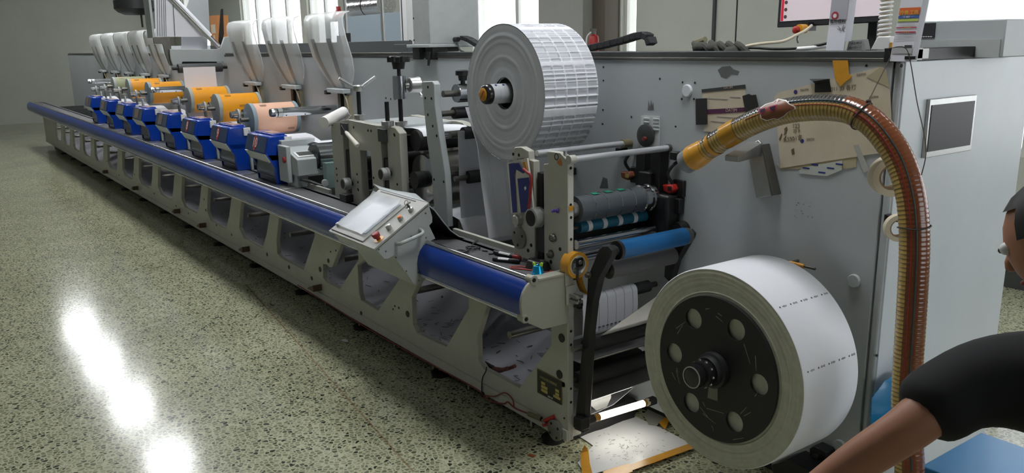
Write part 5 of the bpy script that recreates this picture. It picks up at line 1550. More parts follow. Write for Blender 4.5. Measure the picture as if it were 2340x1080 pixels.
# taped mouth
d0 = (ev[3]-ev[0]).normalized()
link('grey_mouth', G().lathe(ev[0]-d0*.012, d0, [(0, .040), (0, .0445), (.08, .0450), (.08, .04), (.0, .040)], 36, cap=False), mat('grey_pvc', (128, 132, 134), .4), hs)
link('mouth_inside', G().cyl(ev[6], ev[8], .0405, seg=28), 'hole', hs)
random.seed(9)
tp_i = list(range(int(.028/step), int(.165/step), 3))
g = G(); rads = [.0455+.0035*math.sin(i*.13)+random.uniform(-.0008, .0012) for i in tp_i]
g.tube([ev[i] for i in tp_i], .046, 24, radii=rads, cap=False); link('yellow_tape_wrap', g, 'yellow', hs, smooth=70)
i0_, i1_ = int(.21/step), int(.285/step)
g = G(); g.tube([ev[i] for i in range(i0_, i1_, 3)], .0447, 24, cap=False)
link('yellow_tape_wrap', g, glassy('thin_yellow_tape', (206, 150, 40), .62, .3), hs)
# sticker on the hose: plain brown blob with white rim and pink sunglasses
STY = HY-HR*.86
def hsurf(px, py, lift=.001):
    """point of the hose surface facing the camera"""
    d = RIGHT*((px-CX)/F_PX) - UP*((py-CY)/F_PX) + fwd; d.normalize()
    idx = min(range(0, len(ev), 3), key=lambda i: ((ev[i]-CAM)-d*(ev[i]-CAM).dot(d)).length)
    for _ in range(4):
        t_ = (ev[min(idx+2, len(ev)-1)]-ev[max(idx-2, 0)]).normalized()
        n_ = d.cross(t_); sn = n_.length; m = ev[idx]-CAM
        D_ = min(abs(m.dot(n_))/sn, HR)
        k_ = (m-t_*m.dot(t_)); e_ = (d-t_*d.dot(t_))
        tc = k_.dot(e_)/e_.dot(e_)
        hit = CAM+d*(tc-math.sqrt(max((HR+.0012)**2-D_**2, 0))/sn)
        idx = min(range(max(idx-40, 0), min(idx+40, len(ev))), key=lambda i: (ev[i]-hit).length)
    out_ = (hit-ev[idx]).normalized()
    return hit+out_*lift
def hpoly(pts, lift):
    cx_, cy_ = sum(p[0] for p in pts)/len(pts), sum(p[1] for p in pts)/len(pts)
    rows = []
    dense = []
    for i in range(len(pts)):
        a, b = pts[i], pts[(i+1) % len(pts)]
        for k in range(3): dense.append((a[0]+(b[0]-a[0])*k/3, a[1]+(b[1]-a[1])*k/3))
    dense.append(dense[0])
    for s in (0.02, .35, .7, 1.0):
        rows.append([hsurf(cx_+(x-cx_)*s, cy_+(y-cy_)*s, lift) for x, y in dense])
    g = G(); g.sheet(rows, .0004); return g
stk = thing('sticker', 'white-rimmed brown sticker with pink sunglasses on the arch of the hose', 'sticker', hsurf(1775, 255))
blob = [(1738, 246), (1750, 238), (1767, 233), (1778, 226), (1797, 229), (1805, 237), (1818, 243), (1819, 249), (1802, 256), (1793, 265), (1778, 273), (1768, 271), (1752, 276), (1739, 271), (1737, 262), (1743, 256), (1736, 254)]
link('rim', hpoly(blob, .0012), mat('sticker_white', (226, 222, 216), .35), stk, smooth=80)
cxb, cyb = 1774, 253
link('brown_field', hpoly([(cxb+(x-cxb)*.94, cyb+(y-cyb)*.90) for x, y in blob], .0020), mat('sticker_brown', (118, 70, 46), .35), stk, smooth=80)
for pts in ([(1733, 249), (1751, 246), (1752, 252), (1747, 259), (1738, 260)], [(1757, 245), (1777, 239), (1775, 248), (1768, 255), (1760, 254)]):
    cc = (sum(p[0] for p in pts)/5, sum(p[1] for p in pts)/5)
    gl = link('sunglass_frame', hpoly(pts, .0028), mat('sticker_pink', (176, 34, 76), .35), stk, smooth=80)
    link('sunglass_lens', hpoly([(cc[0]+(x-cc[0])*.72, cc[1]+(y-cc[1])*.72) for x, y in pts], .0034), mat('lens_dark', (44, 32, 48), .25), gl, smooth=80)
# rope ties and hanging string
def tie(i, name):
    t_ = (ev[i+2]-ev[i-2]).normalized(); a, b_ = G.frame(t_)
    g = G(); g.tube([ev[i]+(a*math.cos(2*PI*k/28)+b_*math.sin(2*PI*k/28))*(HR+.003)+t_*.004*math.sin(4*PI*k/28) for k in range(29)], .0022, 6, cap=False); return g
def near(px, py):
    q = P(px, py, y=HY); return min(range(len(ev)), key=lambda i: (ev[i]-q).length)
i1 = near(1970, 268); i2 = near(2094, 520)
st = thing('hanging_string', 'thin dark string holding the hose up from the corner of the guide rail', 'string', (1.0, .5, 1.5))
link('loop', tie(i1, ''), mat('string_dark', (58, 50, 44), .8), st)
k0 = hsurf(1984, 232); top = Vector((.945, YB-.012, 1.662)); 
link('knot', G().ball(k0, .006, sx=1.6, seg=10), M['string_dark'], st)
link('strand', G().tube([k0, P(2035, 130, y=YB-.012), top], .0016, 6), M['string_dark'], st)
link('strand', G().tube(spline([top+Vector((.0, .0, .0)), top+Vector((.055, -.002, .004)), P(2080, 140, y=YB-.02), P(2095, 230, y=.50), P(2116, 335, y=.40), hsurf(2105, 400)], 6), .0016, 6), M['string_dark'], st)
link('loop', tie(i2, ''), M['string_dark'], st)
ck = thing('paper_clip', 'black binder clip on the guide rail corner', 'clip', P(2082, 130, y=YB-.01))
a = P(2070, 131, y=YB-.010); link('clip_body', G().box(a.x, a.x+.035, YB-.018, YB-.008, a.z-.006, a.z+.004), 'black', ck, .001)
# L-shaped steel hook that carries the hose
hk = thing('steel_hook_plate', 'grey folded steel hook plate fixed to the panel under the hose', 'bracket', (.5, .5, 1.1))
v = [P(*q, y=.49) for q in ((1704, 335), (1737, 322), (1768, 446), (1725, 452), (1704, 362))]
g = G(); g.prism([P(*q, y=.535) for q in ((1706, 334), (1732, 320), (1740, 328), (1768, 446), (1727, 452))], (0, .012, 0)); link('upright', g, 'alu', hk, .002)
g = G(); g.prism([P(*q, y=.5) for q in ((1738, 330), (1741, 330), (1768, 446), (1762, 448))], (0, .045, 0)); link('side_flange', g, 'steel', hk, .001)
a, b = P(1724, 338, y=.535), P(1672, 350, y=HY-.02)
link('arm', G().hexa([(a.x-.03, .54, a.z-.028), (a.x+.03, .54, a.z-.028), (b.x+.03, b.y, b.z-.03), (b.x-.03, b.y, b.z-.03), (a.x-.03, .54, a.z+.022), (a.x+.03, .54, a.z+.022), (b.x+.03, b.y, b.z-.010), (b.x-.03, b.y, b.z-.010)]), 'alu', hk, .002)
q = P(1727, 340, y=.534); link('bolt', G().cyl((q.x, .535, q.z), (q.x, .525, q.z), .007, seg=12), 'dark', hk)

# ================================================================== papers, magnets, tape on the panel
WY = YB-.001
def onp(lst, dy=0): return [P(*q, y=WY-dy) for q in lst]
def pin_sheet(name, pts, th, m, parent, dy=0.0):
    g = G(); g.prism(onp(pts, dy), (0, -th, 0)); return link(name, g, m, parent)
n1 = thing('taped_note', 'small tan paper strip with purple band and dark header pinned by black magnets', 'paper', (.28, WY, 1.34))
pin_sheet('paper', [(1605, 207), (1702, 195), (1712, 290), (1650, 302), (1608, 300), (1612, 286), (1606, 250)], .0012, 'tan', n1)
pin_sheet('dark_header', [(1603.5, 204), (1703, 193), (1704, 202), (1604, 211)], .0012, 'grey_dk', n1, .0013)
pin_sheet('purple_band', [(1614, 250), (1705, 245), (1706, 255), (1614, 261)], .001, mat('band_purple', (86, 40, 74), .5), n1, .0013)
c = P(1671, 252, y=WY-.003); writing('band_writing', 'DATIM', .018, mat('pale_letter', (190, 172, 160), .5), n1, c, (1, 0, .06), (0, 0, 1))
c = P(1664, 200, y=WY-.003); writing('header_writing', 'DATIM', .014, M['pale_letter'], n1, c, (1, 0, .09), (0, 0, 1))
for k, (px, py, w) in enumerate(((1640, 226, .10), (1665, 268, .12), (1640, 278, .07), (1680, 222, .05))):
    c = P(px, py, y=WY-.0016); g = G(); g.box(c.x-w/2, c.x+w/2, WY-.0022, WY-.0014, c.z-.0012, c.z+.0012); link('print_line', g, INK2, n1)
for lab, pts in (('left black magnet strip holding the small tan note', [(1590, 225), (1616, 224), (1617, 284), (1591, 285)]), ('right black magnet strip with a curled top, holding the small tan note', [(1697, 219), (1712, 214), (1718, 217), (1728, 216), (1734, 243), (1732, 258), (1706, 262)])):
    g = G(); g.prism(onp(pts, .0028), (0, -.003, 0)); solo('magnet_strip', g, mat('magnet_black', (34, 33, 32), .6), lab, 'magnet', 'black magnet strips', .001)
n2 = thing('taped_note', 'large aged tan paper with handwriting pinned behind the hose arch', 'paper', (.75, WY, 1.22))
pin_sheet('under_sheet', [(1775, 374), (1785, 380), (1945, 352), (1958, 354), (1957, 381), (1940, 385), (1783, 386)], .001, mat('aged_paper_dark', (178, 168, 136), .7), n2, .0)
pin_sheet('paper', [(1770, 221), (1780, 211), (1812, 203), (2014, 152), (2025, 160), (2034, 205), (2036, 240), (2040, 345), (1784, 384)], .0014, 'tan', n2, .0012)
g = G(); g.prism(onp([(1980, 176), (2014, 152), (2024, 160), (2033, 200)], .0030), (0, -.001, 0)); link('folded_corner', g, M['aged_paper_dark'], n2)
INKB = mat('ink_brush', (120, 106, 90), .7)
for txt, px, py, s, tilt in (('2011 33 各打', 1924, 202, .019, .12), ('123', 1819, 288, .022, .12), ('25 8', 1820, 299, .016, .1), ('A5501言', 1812, 317, .022, .2)):
    c = P(px, py, y=WY-.0034); writing('handwriting', txt, s, INKB, n2, c, (1, 0, tilt), (-tilt, 0, 1))
for txt, px, py in (('DATIM', 1838, 205), ('DATIM', 1852, 318), ('DATIM', 1968, 170), ('DATIM', 1996, 222)):
    c = P(px, py, y=WY-.0034); writing('small_writing', txt, .011, mat('faint_print', (140, 128, 112), .6), n2, c, (1, 0, .12), (-.12, 0, 1))
for px, py in ((1818, 210), (1833, 322)):
    c = P(px, py, y=WY-.003); link('blue_dot', G().cyl((c.x, WY-.0034, c.z), (c.x, WY-.0026, c.z), .0075, seg=16), mat('dot_blue', (58, 50, 120), .5), n2)
for pts in ([(1792, 294), (1798, 289), (1800, 296), (1796, 306), (1791, 310), (1793, 300)], [(1780, 318), (1786, 304), (1788, 308), (1783, 322)], [(1789, 320), (1797, 308), (1796, 316)], [(1808, 342), (1814, 338), (1816, 352), (1810, 354)]):
    g = G(); g.prism(onp(pts, .0030), (0, -.0006, 0)); link('brush_stain', g, mat('brush_stain', (104, 84, 68), .7), n2)
sl = thing('taped_note', 'torn clear label sheet hanging below the large tan paper', 'paper', (.75, WY, 1.15))
pin_sheet('sheet', [(1826, 388), (1850, 380), (1925, 366), (1924, 388), (1890, 402), (1862, 400), (1828, 396)], .0008, mat('label_backing', (190, 194, 186), .35), sl, .0016)
for px, py in ((1842, 383), (1862, 375), (1878, 393), (1898, 383), (1918, 374)):
    c = P(px, py, y=WY-.0028); g = G(); g.box(c.x-.014, c.x+.014, WY-.0032, WY-.0024, c.z-.004, c.z+.001); link('printed_mark', g, NAVY, sl)
g = G(); g.prism(onp([(1950, 332), (1962, 330), (1986, 388), (1974, 394)], .0030), (0, -.0006, 0)); solo('clear_tape', g, glassy('clear_tape', (214, 214, 206), .5, .3), 'strip of clear tape hanging from the lower edge of the large tan paper', 'tape')
pts = [[P(1850, 181, y=WY-.003), P(1888, 181, y=WY-.003)], [P(1857, 186, y=WY-.025), P(1896, 180, y=WY-.03)], [P(1862, 190, y=WY-.006), P(1896, 186, y=WY-.006)], [P(1862, 211, y=WY-.005), P(1899, 210, y=WY-.005)]]
g = G(); g.sheet(pts, .002); solo('magnet_strip', g, M['magnet_black'], 'curled dark magnet flap on the top edge of the large tan paper', 'magnet', 'black magnet strips')
g = G(); g.prism(onp([(1903, 138), (1938, 138), (1941, 170), (1947, 174), (1943, 180), (1936, 184), (1921, 198), (1909, 180)], .0045), (0, -.002, 0))
solo('yellow_tape_strip', g, 'yellow', 'torn yellow tape strip hanging below the guide rail by the tan paper', 'tape')

# ================================================================== tape rolls on the end panel
EX = .992
def end_tape(px, py, r, w, label, tilt=0):
    q = P(px, py, x=EX+.05)
    t = thing('masking_tape_roll', label, 'tape roll', (q.x, q.y, q.z-r), 'masking tape rolls hung on the end panel')
    ax_ = Vector((.75, -.62, 0)).normalized()
    o_ = q-ax_*w/2
    g = G(); g.lathe(o_, ax_, [(0, r*.66), (0, r), (w, r), (w, r*.66), (0, r*.66)], 48, cap=False); link('tape', g, 'beige', t)
    link('core', G().ring(o_-ax_*.0005, ax_, r*.58, r*.66, w+.001, 40), mat('cardboard_core', (150, 122, 92), .7), t)
    return q, t
q, t = end_tape(2034, 402, .062, .048, 'wide beige tape roll hung at the panel corner behind the hose')
link('hanger_pin', G().cyl((EX, q.y+.02, q.z+.03), (q.x+.01, q.y, q.z+.035), .006, seg=10), 'steel', t)
q, t = end_tape(2052, 520, .044, .024, 'narrow cream tape roll hung on a black hook lower on the end panel')
hk2 = thing('tape_hook', 'black angled hook with two screws on the white end panel', 'hook', (EX, q.y, q.z))
a = P(2036, 494, x=EX+.01)
link('hook_bar', G().box(EX, EX+.045, a.y-.02, a.y+.005, a.z-.012, a.z+.006), 'black', hk2, .002)
link('hook_plate', G().box(EX-.0, EX+.006, a.y-.024, a.y+.01, a.z-.035, a.z+.008), 'dark', hk2, .001)
link('hook_tip', G().box(EX+.045, EX+.056, a.y-.02, a.y+.003, a.z-.010, a.z+.004), 'chrome', hk2, .001)
# framed dark window on the end panel
a = P(2121, 240, x=EX); b = P(2119, 345, x=EX)
wf = thing('end_panel_display', 'dark display window in a silver frame on the white end panel', 'display', (EX, a.y+.1, b.z))
link('frame', G().box(EX, EX+.012, a.y-.012, a.y+.30, b.z-.02, a.z+.02), 'alu', wf, .002)
link('dark_glass', G().box(EX+.012, EX+.014, a.y+.0, a.y+.285, b.z+.0, a.z+.0), 'black', wf)

# ================================================================== things on top of the cabinet
TZ = 1.6245
def slab_box(name, x0, x1, y0, y1, z0, z1, m, label, cat, group=None, bev=.003):
    return solo(name, G().box(x0, x1, y0, y1, z0, z1), m, label, cat, group, bev)
# dark trough on the cabinet top
a, b = P(640, 95, y=.66), P(900, 93, y=.66)
tg = thing('top_trough', 'long dark grey trough lying on the cabinet behind the guide rail', 'trough', ((a.x+b.x)/2, .7, TZ))
link('trough', G().box(a.x-2.0, b.x, .66, .80, 1.636, b.z), mat('trough_grey', (84, 88, 90), .45), tg, .002)
link('end_piece', G().box(b.x, P(930, 100, y=.66).x, .66, .80, 1.636, P(915, 101, y=.66).z), M['trough_grey'], tg, .002)
# inspection cabinet on its sliding carriage
kx = P(982, 105, y=.50)
ic = thing('inspection_cabinet', 'pale grey metal cabinet sliding on the guide rail left of the upper roll', 'cabinet', (kx.x-.1, .67, 1.63))
link('body', G().box(kx.x-.19, kx.x, .50, .845, 1.70, 2.45), 'console', ic, .006)
link('base_plate', G().box(kx.x-.26, kx.x+.01, .49, .86, 1.682, 1.70), 'machine', ic, .003)
link('carriage', G().box(kx.x-.235, kx.x-.16, .515, .62, 1.612, 1.683), 'grey_dk', ic, .003)
link('carriage', G().box(kx.x-.08, kx.x+.0, .515, .62, 1.612, 1.683), 'dark', ic, .003)
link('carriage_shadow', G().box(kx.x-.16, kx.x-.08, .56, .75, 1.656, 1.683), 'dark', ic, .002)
a = P(982, 118, y=.505); link('clamp_lever', G().cyl(a, P(979, 150, y=.49), .011, .007, seg=12), 'black', ic)
for px, py in ((945, 42), (946, 92), (937, 93)):
    a = P(px, py, y=.499); link('screw', G().cyl((a.x, .5, a.z), (a.x, .4975, a.z), .006, seg=10), 'dark', ic)
a = P(1043, 90, x=kx.x+.02)
cp = link('cable_gland', G().cyl((kx.x, a.y, a.z), (kx.x+.04, a.y, a.z), .014), 'black', ic)
link('drooping_cable', G().tube(spline([(kx.x+.03, a.y, a.z), (kx.x+.045, a.y+.0, a.z-.05), P(1058, 118, x=kx.x+.06), P(1090, 128, x=kx.x+.08), (kx.x+.12, .8, 1.66)], 6), .005, 8), 'grey_dk', ic)
def chain(pts, w, h, name, label):
    sp2 = spline(pts, 6)
    t = thing(name, label, 'cable chain', sp2[0])
    L2 = [sp2[0]]
    for p in sp2:
        if (p-L2[-1]).length > .034: L2.append(p)
    for p0, p1 in zip(L2, L2[1:]):
        d = p1-p0; c = (p0+p1)/2; side = Vector((0, 1, 0)); n_ = d.normalized().cross(side).normalized()
        link('chain_link', G().obox(c, d*.94, side*w, n_*h), 'rubber', t, .003)
chain([P(1058, 86, y=.72), P(1072, 90, y=.72), P(1092, 102, y=.72), P(1110, 112, y=.72)], .05, .024, 'cable_chain', 'short black cable chain running from the grey cabinet behind the upper roll')
chain([P(1340, 112, y=.78), P(1380, 103, y=.78), P(1425, 92, y=.78), P(1465, 80, y=.78), P(1483, 84, y=.78), P(1490, 99, y=.78), P(1485, 117, y=.78)], .05, .030, 'cable_chain', 'long black cable chain curling down onto the cabinet right of the upper roll')
# work gloves
gp = P(1615, 108, y=.70)
gv = thing('work_gloves', 'crumpled dark grey work gloves lying on the cabinet top', 'gloves', (gp.x+.05, .70, TZ+.012))
GLV = mat('glove_grey', (74, 74, 68), .85, var=.25, scale=30, bump=.5, bscale=60)
random.seed(21)
g = G()
for i in range(6):
    g.ball((gp.x-.02+.035*i, .70+.02*random.uniform(-1, 1), 1.655+.02*random.random()-.002*i), .034, 1.2, .9, .72, seg=12)
link('glove_palm', g, GLV, gv)
for i in range(6):
    x = gp.x-.06+.045*i
    link('glove_finger', G().tube(spline([(x, .69, 1.68+.01*random.random()), (x+.03, .675, 1.672), (x+.065, .68, 1.645)], 4), .013, 8), GLV, gv)
link('cuff', G().tube([(gp.x-.06, .70, 1.645), (gp.x-.045, .69, 1.69), (gp.x+.0, .69, 1.70)], .014, 8), mat('cuff_olive', (128, 126, 100), .8), gv)
# cables on the cabinet top
def cable(pts, r, m, label, name='cable'):
    g = G(); g.tube(spline(pts, 7), r, 8); return solo(name, g, m, label, 'cable', smooth=80)
cable([P(1690, 112, y=.72), P(1712, 104, y=.74), P(1745, 99, y=.8), P(1790, 94, y=.9), P(1820, 80, y=1.0), P(1840, 70, y=1.1), P(1855, 58, y=1.15)], .006, 'beige', 'pale cable curving up from the cabinet top to the monitor')
cable([P(1690, 114, y=.70), P(1715, 109, y=.70), P(1770, 112, y=.70), P(1830, 110, y=.72), P(1870, 103, y=.74), P(1890, 99, y=.76)], .005, 'black', 'thin black cable lying along the cabinet top')
cable([P(1820, 112, y=.72), P(1850, 110, y=.72), P(1892, 104, y=.78)], .008, 'white', 'short white cable beside the folded card')
# monitor
my = 1.2
bl_, br2 = P(1775, 63, y=my), P(2022, 50, y=my)
mo = thing('monitor', 'wide black-framed monitor on the cabinet, cropped by the top of the photo', 'monitor', ((bl_.x+br2.x)/2, my, TZ))
ud = Vector((-.01, .03, 1)).normalized()*.34
xd = (br2-bl_)
g = G(); g.prism([bl_, br2, br2+ud, bl_+ud], (0, .04, 0)); fr2 = link('bezel', g, mat('monitor_black', (40, 40, 42), .4), mo, .004)
def on_mon(u, v, h=-.001): return bl_+xd*u+ud*v+Vector((0, h, 0))
SCRN = mat('screen_pinkish', (196, 184, 188), .3, emit=.35)
g = G(); g.prism([on_mon(u, v) for u, v in ((.035, .075), (.965, .075), (.965, .95), (.035, .95))], (0, -.0015, 0)); sc2 = link('screen', g, SCRN, mo)
g = G(); g.prism([on_mon(u, v, -.003) for u, v in ((.04, .08), (.065, .08), (.065, .94), (.04, .94))], (0, -.001, 0)); link('red_side_bar', g, mat('screen_red', (190, 40, 60), .3, emit=.3), sc2)
for k in range(4):
    c = on_mon(.085, .13+.09*k, -.003); link('menu_dot', G().lathe(c, (0, -1, 0), [(0, .008), (.001, .008)], 16), mat('menu_dot', (90, 70, 74), .4), sc2)
mcx = (bl_.x+br2.x)/2
link('stand', G().box(mcx+.16, mcx+.20, my+.04, my+.07, TZ, 1.9), 'black', mo, .004)
link('stand_foot', G().box(mcx+.05, mcx+.32, my-.03, my+.14, TZ, TZ+.012), 'black', mo, .004)
q = P(1823, 68, y=1.12)
es2 = thing('emergency_stop', 'red emergency stop with yellow collar hanging below the monitor', 'stop button', (q.x, q.y, q.z-.02))
link('yellow_collar', G().cyl((q.x+.006, q.y+.04, q.z+.004), (q.x+.006, q.y+.0, q.z+.004), .019), 'yellow', es2)
link('red_button', G().lathe((q.x, q.y, q.z), (-.2, -1, 0), [(0, .014), (.010, .016), (.018, .0145), (.021, .010)], 24), 'red', es2)
link('hanging_keys', G().tube([(q.x+.006, q.y, q.z-.015), (q.x+.0, q.y, q.z-.04), (q.x+.006, q.y, q.z-.055)], .004, 8), 'steel', es2)
link('mount_arm', G().box(q.x-.01, q.x+.02, q.y+.04, my+.02, q.z-.005, q.z+.03), 'black', es2)
# folded cards
cz = 1.656
cA, cB = P(1890, 118, y=.60), P(1938, 117, y=.60)
k1 = thing('folded_card', 'white folded sign card with emblem and black characters standing on the rail', 'sign card', ((cA.x+cB.x)/2, .61, cz))
hgt = .27
CARD = mat('card_white', (224, 224, 232), .5)
g = G(); g.hexa([(cA.x, .592, cz), (cB.x-.012, .592, cz), (cB.x-.012, .596, cz), (cA.x, .596, cz), (cA.x+.002, .612, cz+hgt), (cB.x-.012, .612, cz+hgt), (cB.x-.012, .616, cz+hgt), (cA.x+.002, .616, cz+hgt)]); link('front_leaf', g, CARD, k1)
g = G(); g.hexa([(cB.x-.012, .592, cz+.03), (cB.x, .61, cz+.03), (cB.x, .614, cz+.03), (cB.x-.012, .596, cz+.03), (cB.x-.012, .612, cz+hgt), (cB.x+.002, .628, cz+hgt), (cB.x+.002, .632, cz+hgt), (cB.x-.012, .616, cz+hgt)]); link('side_leaf', g, CARD, k1)
def on_c(u, v, h=-.0012): return Vector((cA.x+(cB.x-.012-cA.x)*u, .592+.02*v*hgt/.27+h, cz+hgt*v))
wC = cB.x-.012-cA.x
v0_ = lambda py: (P(1910, py, y=.60).z-cz)/hgt
g = G(); g.prism([on_c(u, v) for u, v in ((.02, v0_(46)), (.98, v0_(46)), (.98, .99), (.02, .99))], (0, -.0006, 0)); link('grey_field', g, mat('card_grey', (168, 168, 176), .5), k1)
c = on_c(.32, v0_(36), -.0022); em = link('emblem', G().lathe(c, (0, -1, 0), [(0, .014), (.0005, .014)], 28), mat('emblem_red', (170, 60, 74), .5), k1)
link('emblem_centre', G().lathe(c+Vector((0, -.0008, 0)), (0, -1, 0), [(0, .007), (.0004, .007)], 20), 'white', em)
writing('card_writing', '萬附標料', .0155, mat('card_ink', (40, 40, 46), .5), k1, on_c(.5, v0_(49.5), -.002), (1, 0, 0), (0, .05, 1))
g = G(); g.prism([on_c(u, v, -.0016) for u, v in ((.05, v0_(57.5)), (.97, v0_(54.5)), (.97, v0_(54)), (.05, v0_(57)))], (0, -.0004, 0)); link('rule_line', g, M['card_ink'], k1)
for (u0, w0, u1, w1) in ((.55, 60, .72, 66), (.95, 61, .78, 67), (.52, 66, .70, 67), (.95, 72, .82, 68), (.72, 74, .76, 69), (.86, 58, .76, 66)):
    a, b = on_c(u0, v0_(w0), -.0016), on_c(u1, v0_(w1), -.0016); link('burst_line', G().tube([a, b], .0007, 5), M['card_ink'], k1)
dA, dB = P(2037, 141, y=.545), P(2090, 141, y=.545)
k2 = thing('folded_card', 'white price card with orange, blue and red bands at the rail corner', 'sign card', ((dA.x+dB.x)/2, .56, 1.60))
zb = P(2060, 140, y=.545).z
z1_ = zb+.30
wD = dB.x-dA.x; sk = .016
g = G(); g.hexa([(dA.x+.030, .538, zb), (dB.x-.004, .538, zb), (dB.x-.004, .542, zb), (dA.x+.030, .542, zb), (dA.x+.03, .56, z1_), (dB.x+.022, .56, z1_), (dB.x+.022, .564, z1_), (dA.x+.03, .564, z1_)])
g = G(); g.hexa([(dA.x, .534, zb), (dB.x-.006, .534, zb), (dB.x-.006, .538, zb), (dA.x, .538, zb), (dA.x+.022, .552, z1_), (dB.x+.016, .552, z1_), (dB.x+.016, .556, z1_), (dA.x+.022, .556, z1_)]); link('front_leaf', g, CARD, k2)
g = G(); g.hexa([(dB.x-.006, .534, zb), (dB.x+.003, .548, zb), (dB.x+.003, .552, zb), (dB.x-.006, .538, zb), (dB.x+.016, .552, z1_), (dB.x+.026, .568, z1_), (dB.x+.026, .572, z1_), (dB.x+.016, .556, z1_)]); link('side_leaf', g, CARD, k2)
vd = lambda py: (P(2065, py, y=.545).z-zb)/.30
def on_d(u, v, h=-.0012): return Vector((dA.x+.022*v+(wD-.006)*u, .534+.018*v+h, zb+.30*v))
for py0, py1, nm, col in ((34, 18, 'orange_band', (214, 106, 56)), (42, 36, 'blue_band', (66, 96, 166)), (49, 44, 'lime_band', (190, 206, 96)), (64, 62, 'red_band', (186, 50, 78)), (75, 72, 'red_band', (186, 50, 78)), (90.5, 90, 'thin_line', (60, 60, 64)), (110, 103, 'dark_block', (66, 66, 70)), (122, 110, 'grey_field', (176, 176, 178))):
    u0, u1 = (.58, .92) if nm == 'dark_block' else (.03, .97)
    g = G(); g.prism([on_d(u, v) for u, v in ((u0, vd(py0)), (u1, vd(py0)), (u1, vd(py1)), (u0, vd(py1)))], (0, -.0005, 0)); link(nm, g, mat('card_'+nm, col, .5), k2)
writing('band_writing', '特價 工商', .014, mat('band_letter', (236, 196, 90), .5), k2, on_d(.5, vd(30), -.0025), (1, 0, 0), (0, .05, 1))
writing('band_writing', 'TEL 電話 一一', .006, 'white', k2, on_d(.5, vd(39), -.0025), (1, 0, 0), (0, .05, 1))
for py in (63, 73.5):
    writing('band_writing', '工 作 中 心', .0055, M['band_letter'], k2, on_d(.5, vd(py), -.0025), (1, 0, 0), (0, .05, 1))
for py in (55, 58, 80, 84):
    g = G(); g.prism([on_d(u, v, -.0014) for u, v in ((.15, vd(py)), (.85, vd(py)), (.85, vd(py-.6)), (.15, vd(py-.6)))], (0, -.0004, 0)); link('text_line', g, INK2, k2)
# number block of black digits, white box, coil, small clock radio
nA, nB = P(1937, 117, y=.62), P(1981, 117, y=.62)
nb = thing('digit_type_block', 'grey slanted block with rows of black engraved digits on the rail', 'type block', ((nA.x+nB.x)/2, .63, 1.656))
g = G(); g.prism([(nA.x, .612, 1.656), (nB.x, .612, 1.656), (nB.x-.018, .622, 1.692), (nA.x+.0, .622, 1.688)], (0, .03, 0)); link('block', g, mat('type_grey', (124, 124, 122), .5), nb, .001)
for k, tx in enumerate(('183UBLU', '24AMG121')):
    writing('digits', tx, .0105, mat('digit_black', (22, 22, 22), .5), nb, ((nA.x+nB.x)/2-.004, .6165-.0045*k, 1.680-.014*k), (1, 0, .1), (0, .27, 1))
wA, wB = P(1988, 117, y=.63), P(2031, 117, y=.63)
g = G(); g.prism([(wA.x, .63, 1.656), (wB.x, .63, 1.656), (wB.x, .63, 1.70), (wA.x+.022, .63, 1.70)], (0, .05, 0))
solo('white_box', g, 'white', 'small white slant-sided box on the rail beside the digit block', 'box', None, .003)
g = G(); g.box(wB.x+.0005, wB.x+.008, .632, .66, 1.656, 1.68)
solo('tape_scrap', g, 'yellow', 'little orange-yellow tape wad beside the small white box', 'tape')
a = P(2018, 100, y=.95); b = P(2022, 20, y=.95)
fx = thing('flexible_duct', 'white ribbed flexible duct standing on the cabinet behind the price card', 'duct', (a.x, .95, TZ))
pts = []
for i in range(420):
    u = i/419; an = u*2*PI*26
    pts.append((a.x+.02*math.cos(an), .95+.02*math.sin(an), TZ+.012+.40*u))
g = G(); g.tube(pts, .0045, 6); link('spiral_rib', g, 'white', fx)
link('duct_wall', G().cyl((a.x, .95, TZ), (a.x, .95, TZ+.42), .018, seg=20), 'beige', fx)
a, b = P(2097, 92, y=1.0), P(2127, 92, y=1.0)
ck2 = thing('control_unit', 'grey instrument with dark screen and buttons on the cabinet behind the price card', 'instrument', (a.x+.12, 1.1, TZ))
link('body', G().box(a.x, a.x+.30, 1.0, 1.25, TZ, P(2110, 49, y=1.0).z), 'machine', ck2, .004)
link('dark_face', G().box(a.x+.006, a.x+.062, .996, 1.0, P(2110, 87, y=1.0).z, P(2110, 53, y=1.0).z), 'rubber', ck2, .001)
for k in range(5): link('button', G().box(a.x+.012+.009*k, a.x+.018+.009*k, .9945, .997, P(2110, 85, y=1.0).z, P(2110, 83, y=1.0).z), 'white', ck2)
link('lower_panel', G().box(a.x+.0, a.x+.29, .995, 1.0, TZ, P(2110, 92, y=1.0).z), 'console', ck2)
a = P(1990, 60, y=1.25)
g = G(); g.cyl((a.x, 1.32, TZ), (a.x, 1.32, 2.7), .022)
solo('chrome_post', g, 'alu', 'brushed metal post standing behind the monitor', 'post')
a = P(1682, 28, y=1.38)
g = G(); g.cyl((P(1680, 110, y=1.38).x, 1.38, TZ), (P(1680, 110, y=1.38).x, 1.38, 2.6), .004, seg=10)
solo('thin_rod', g, 'dark', 'thin dark upright rod behind the gloves', 'rod')
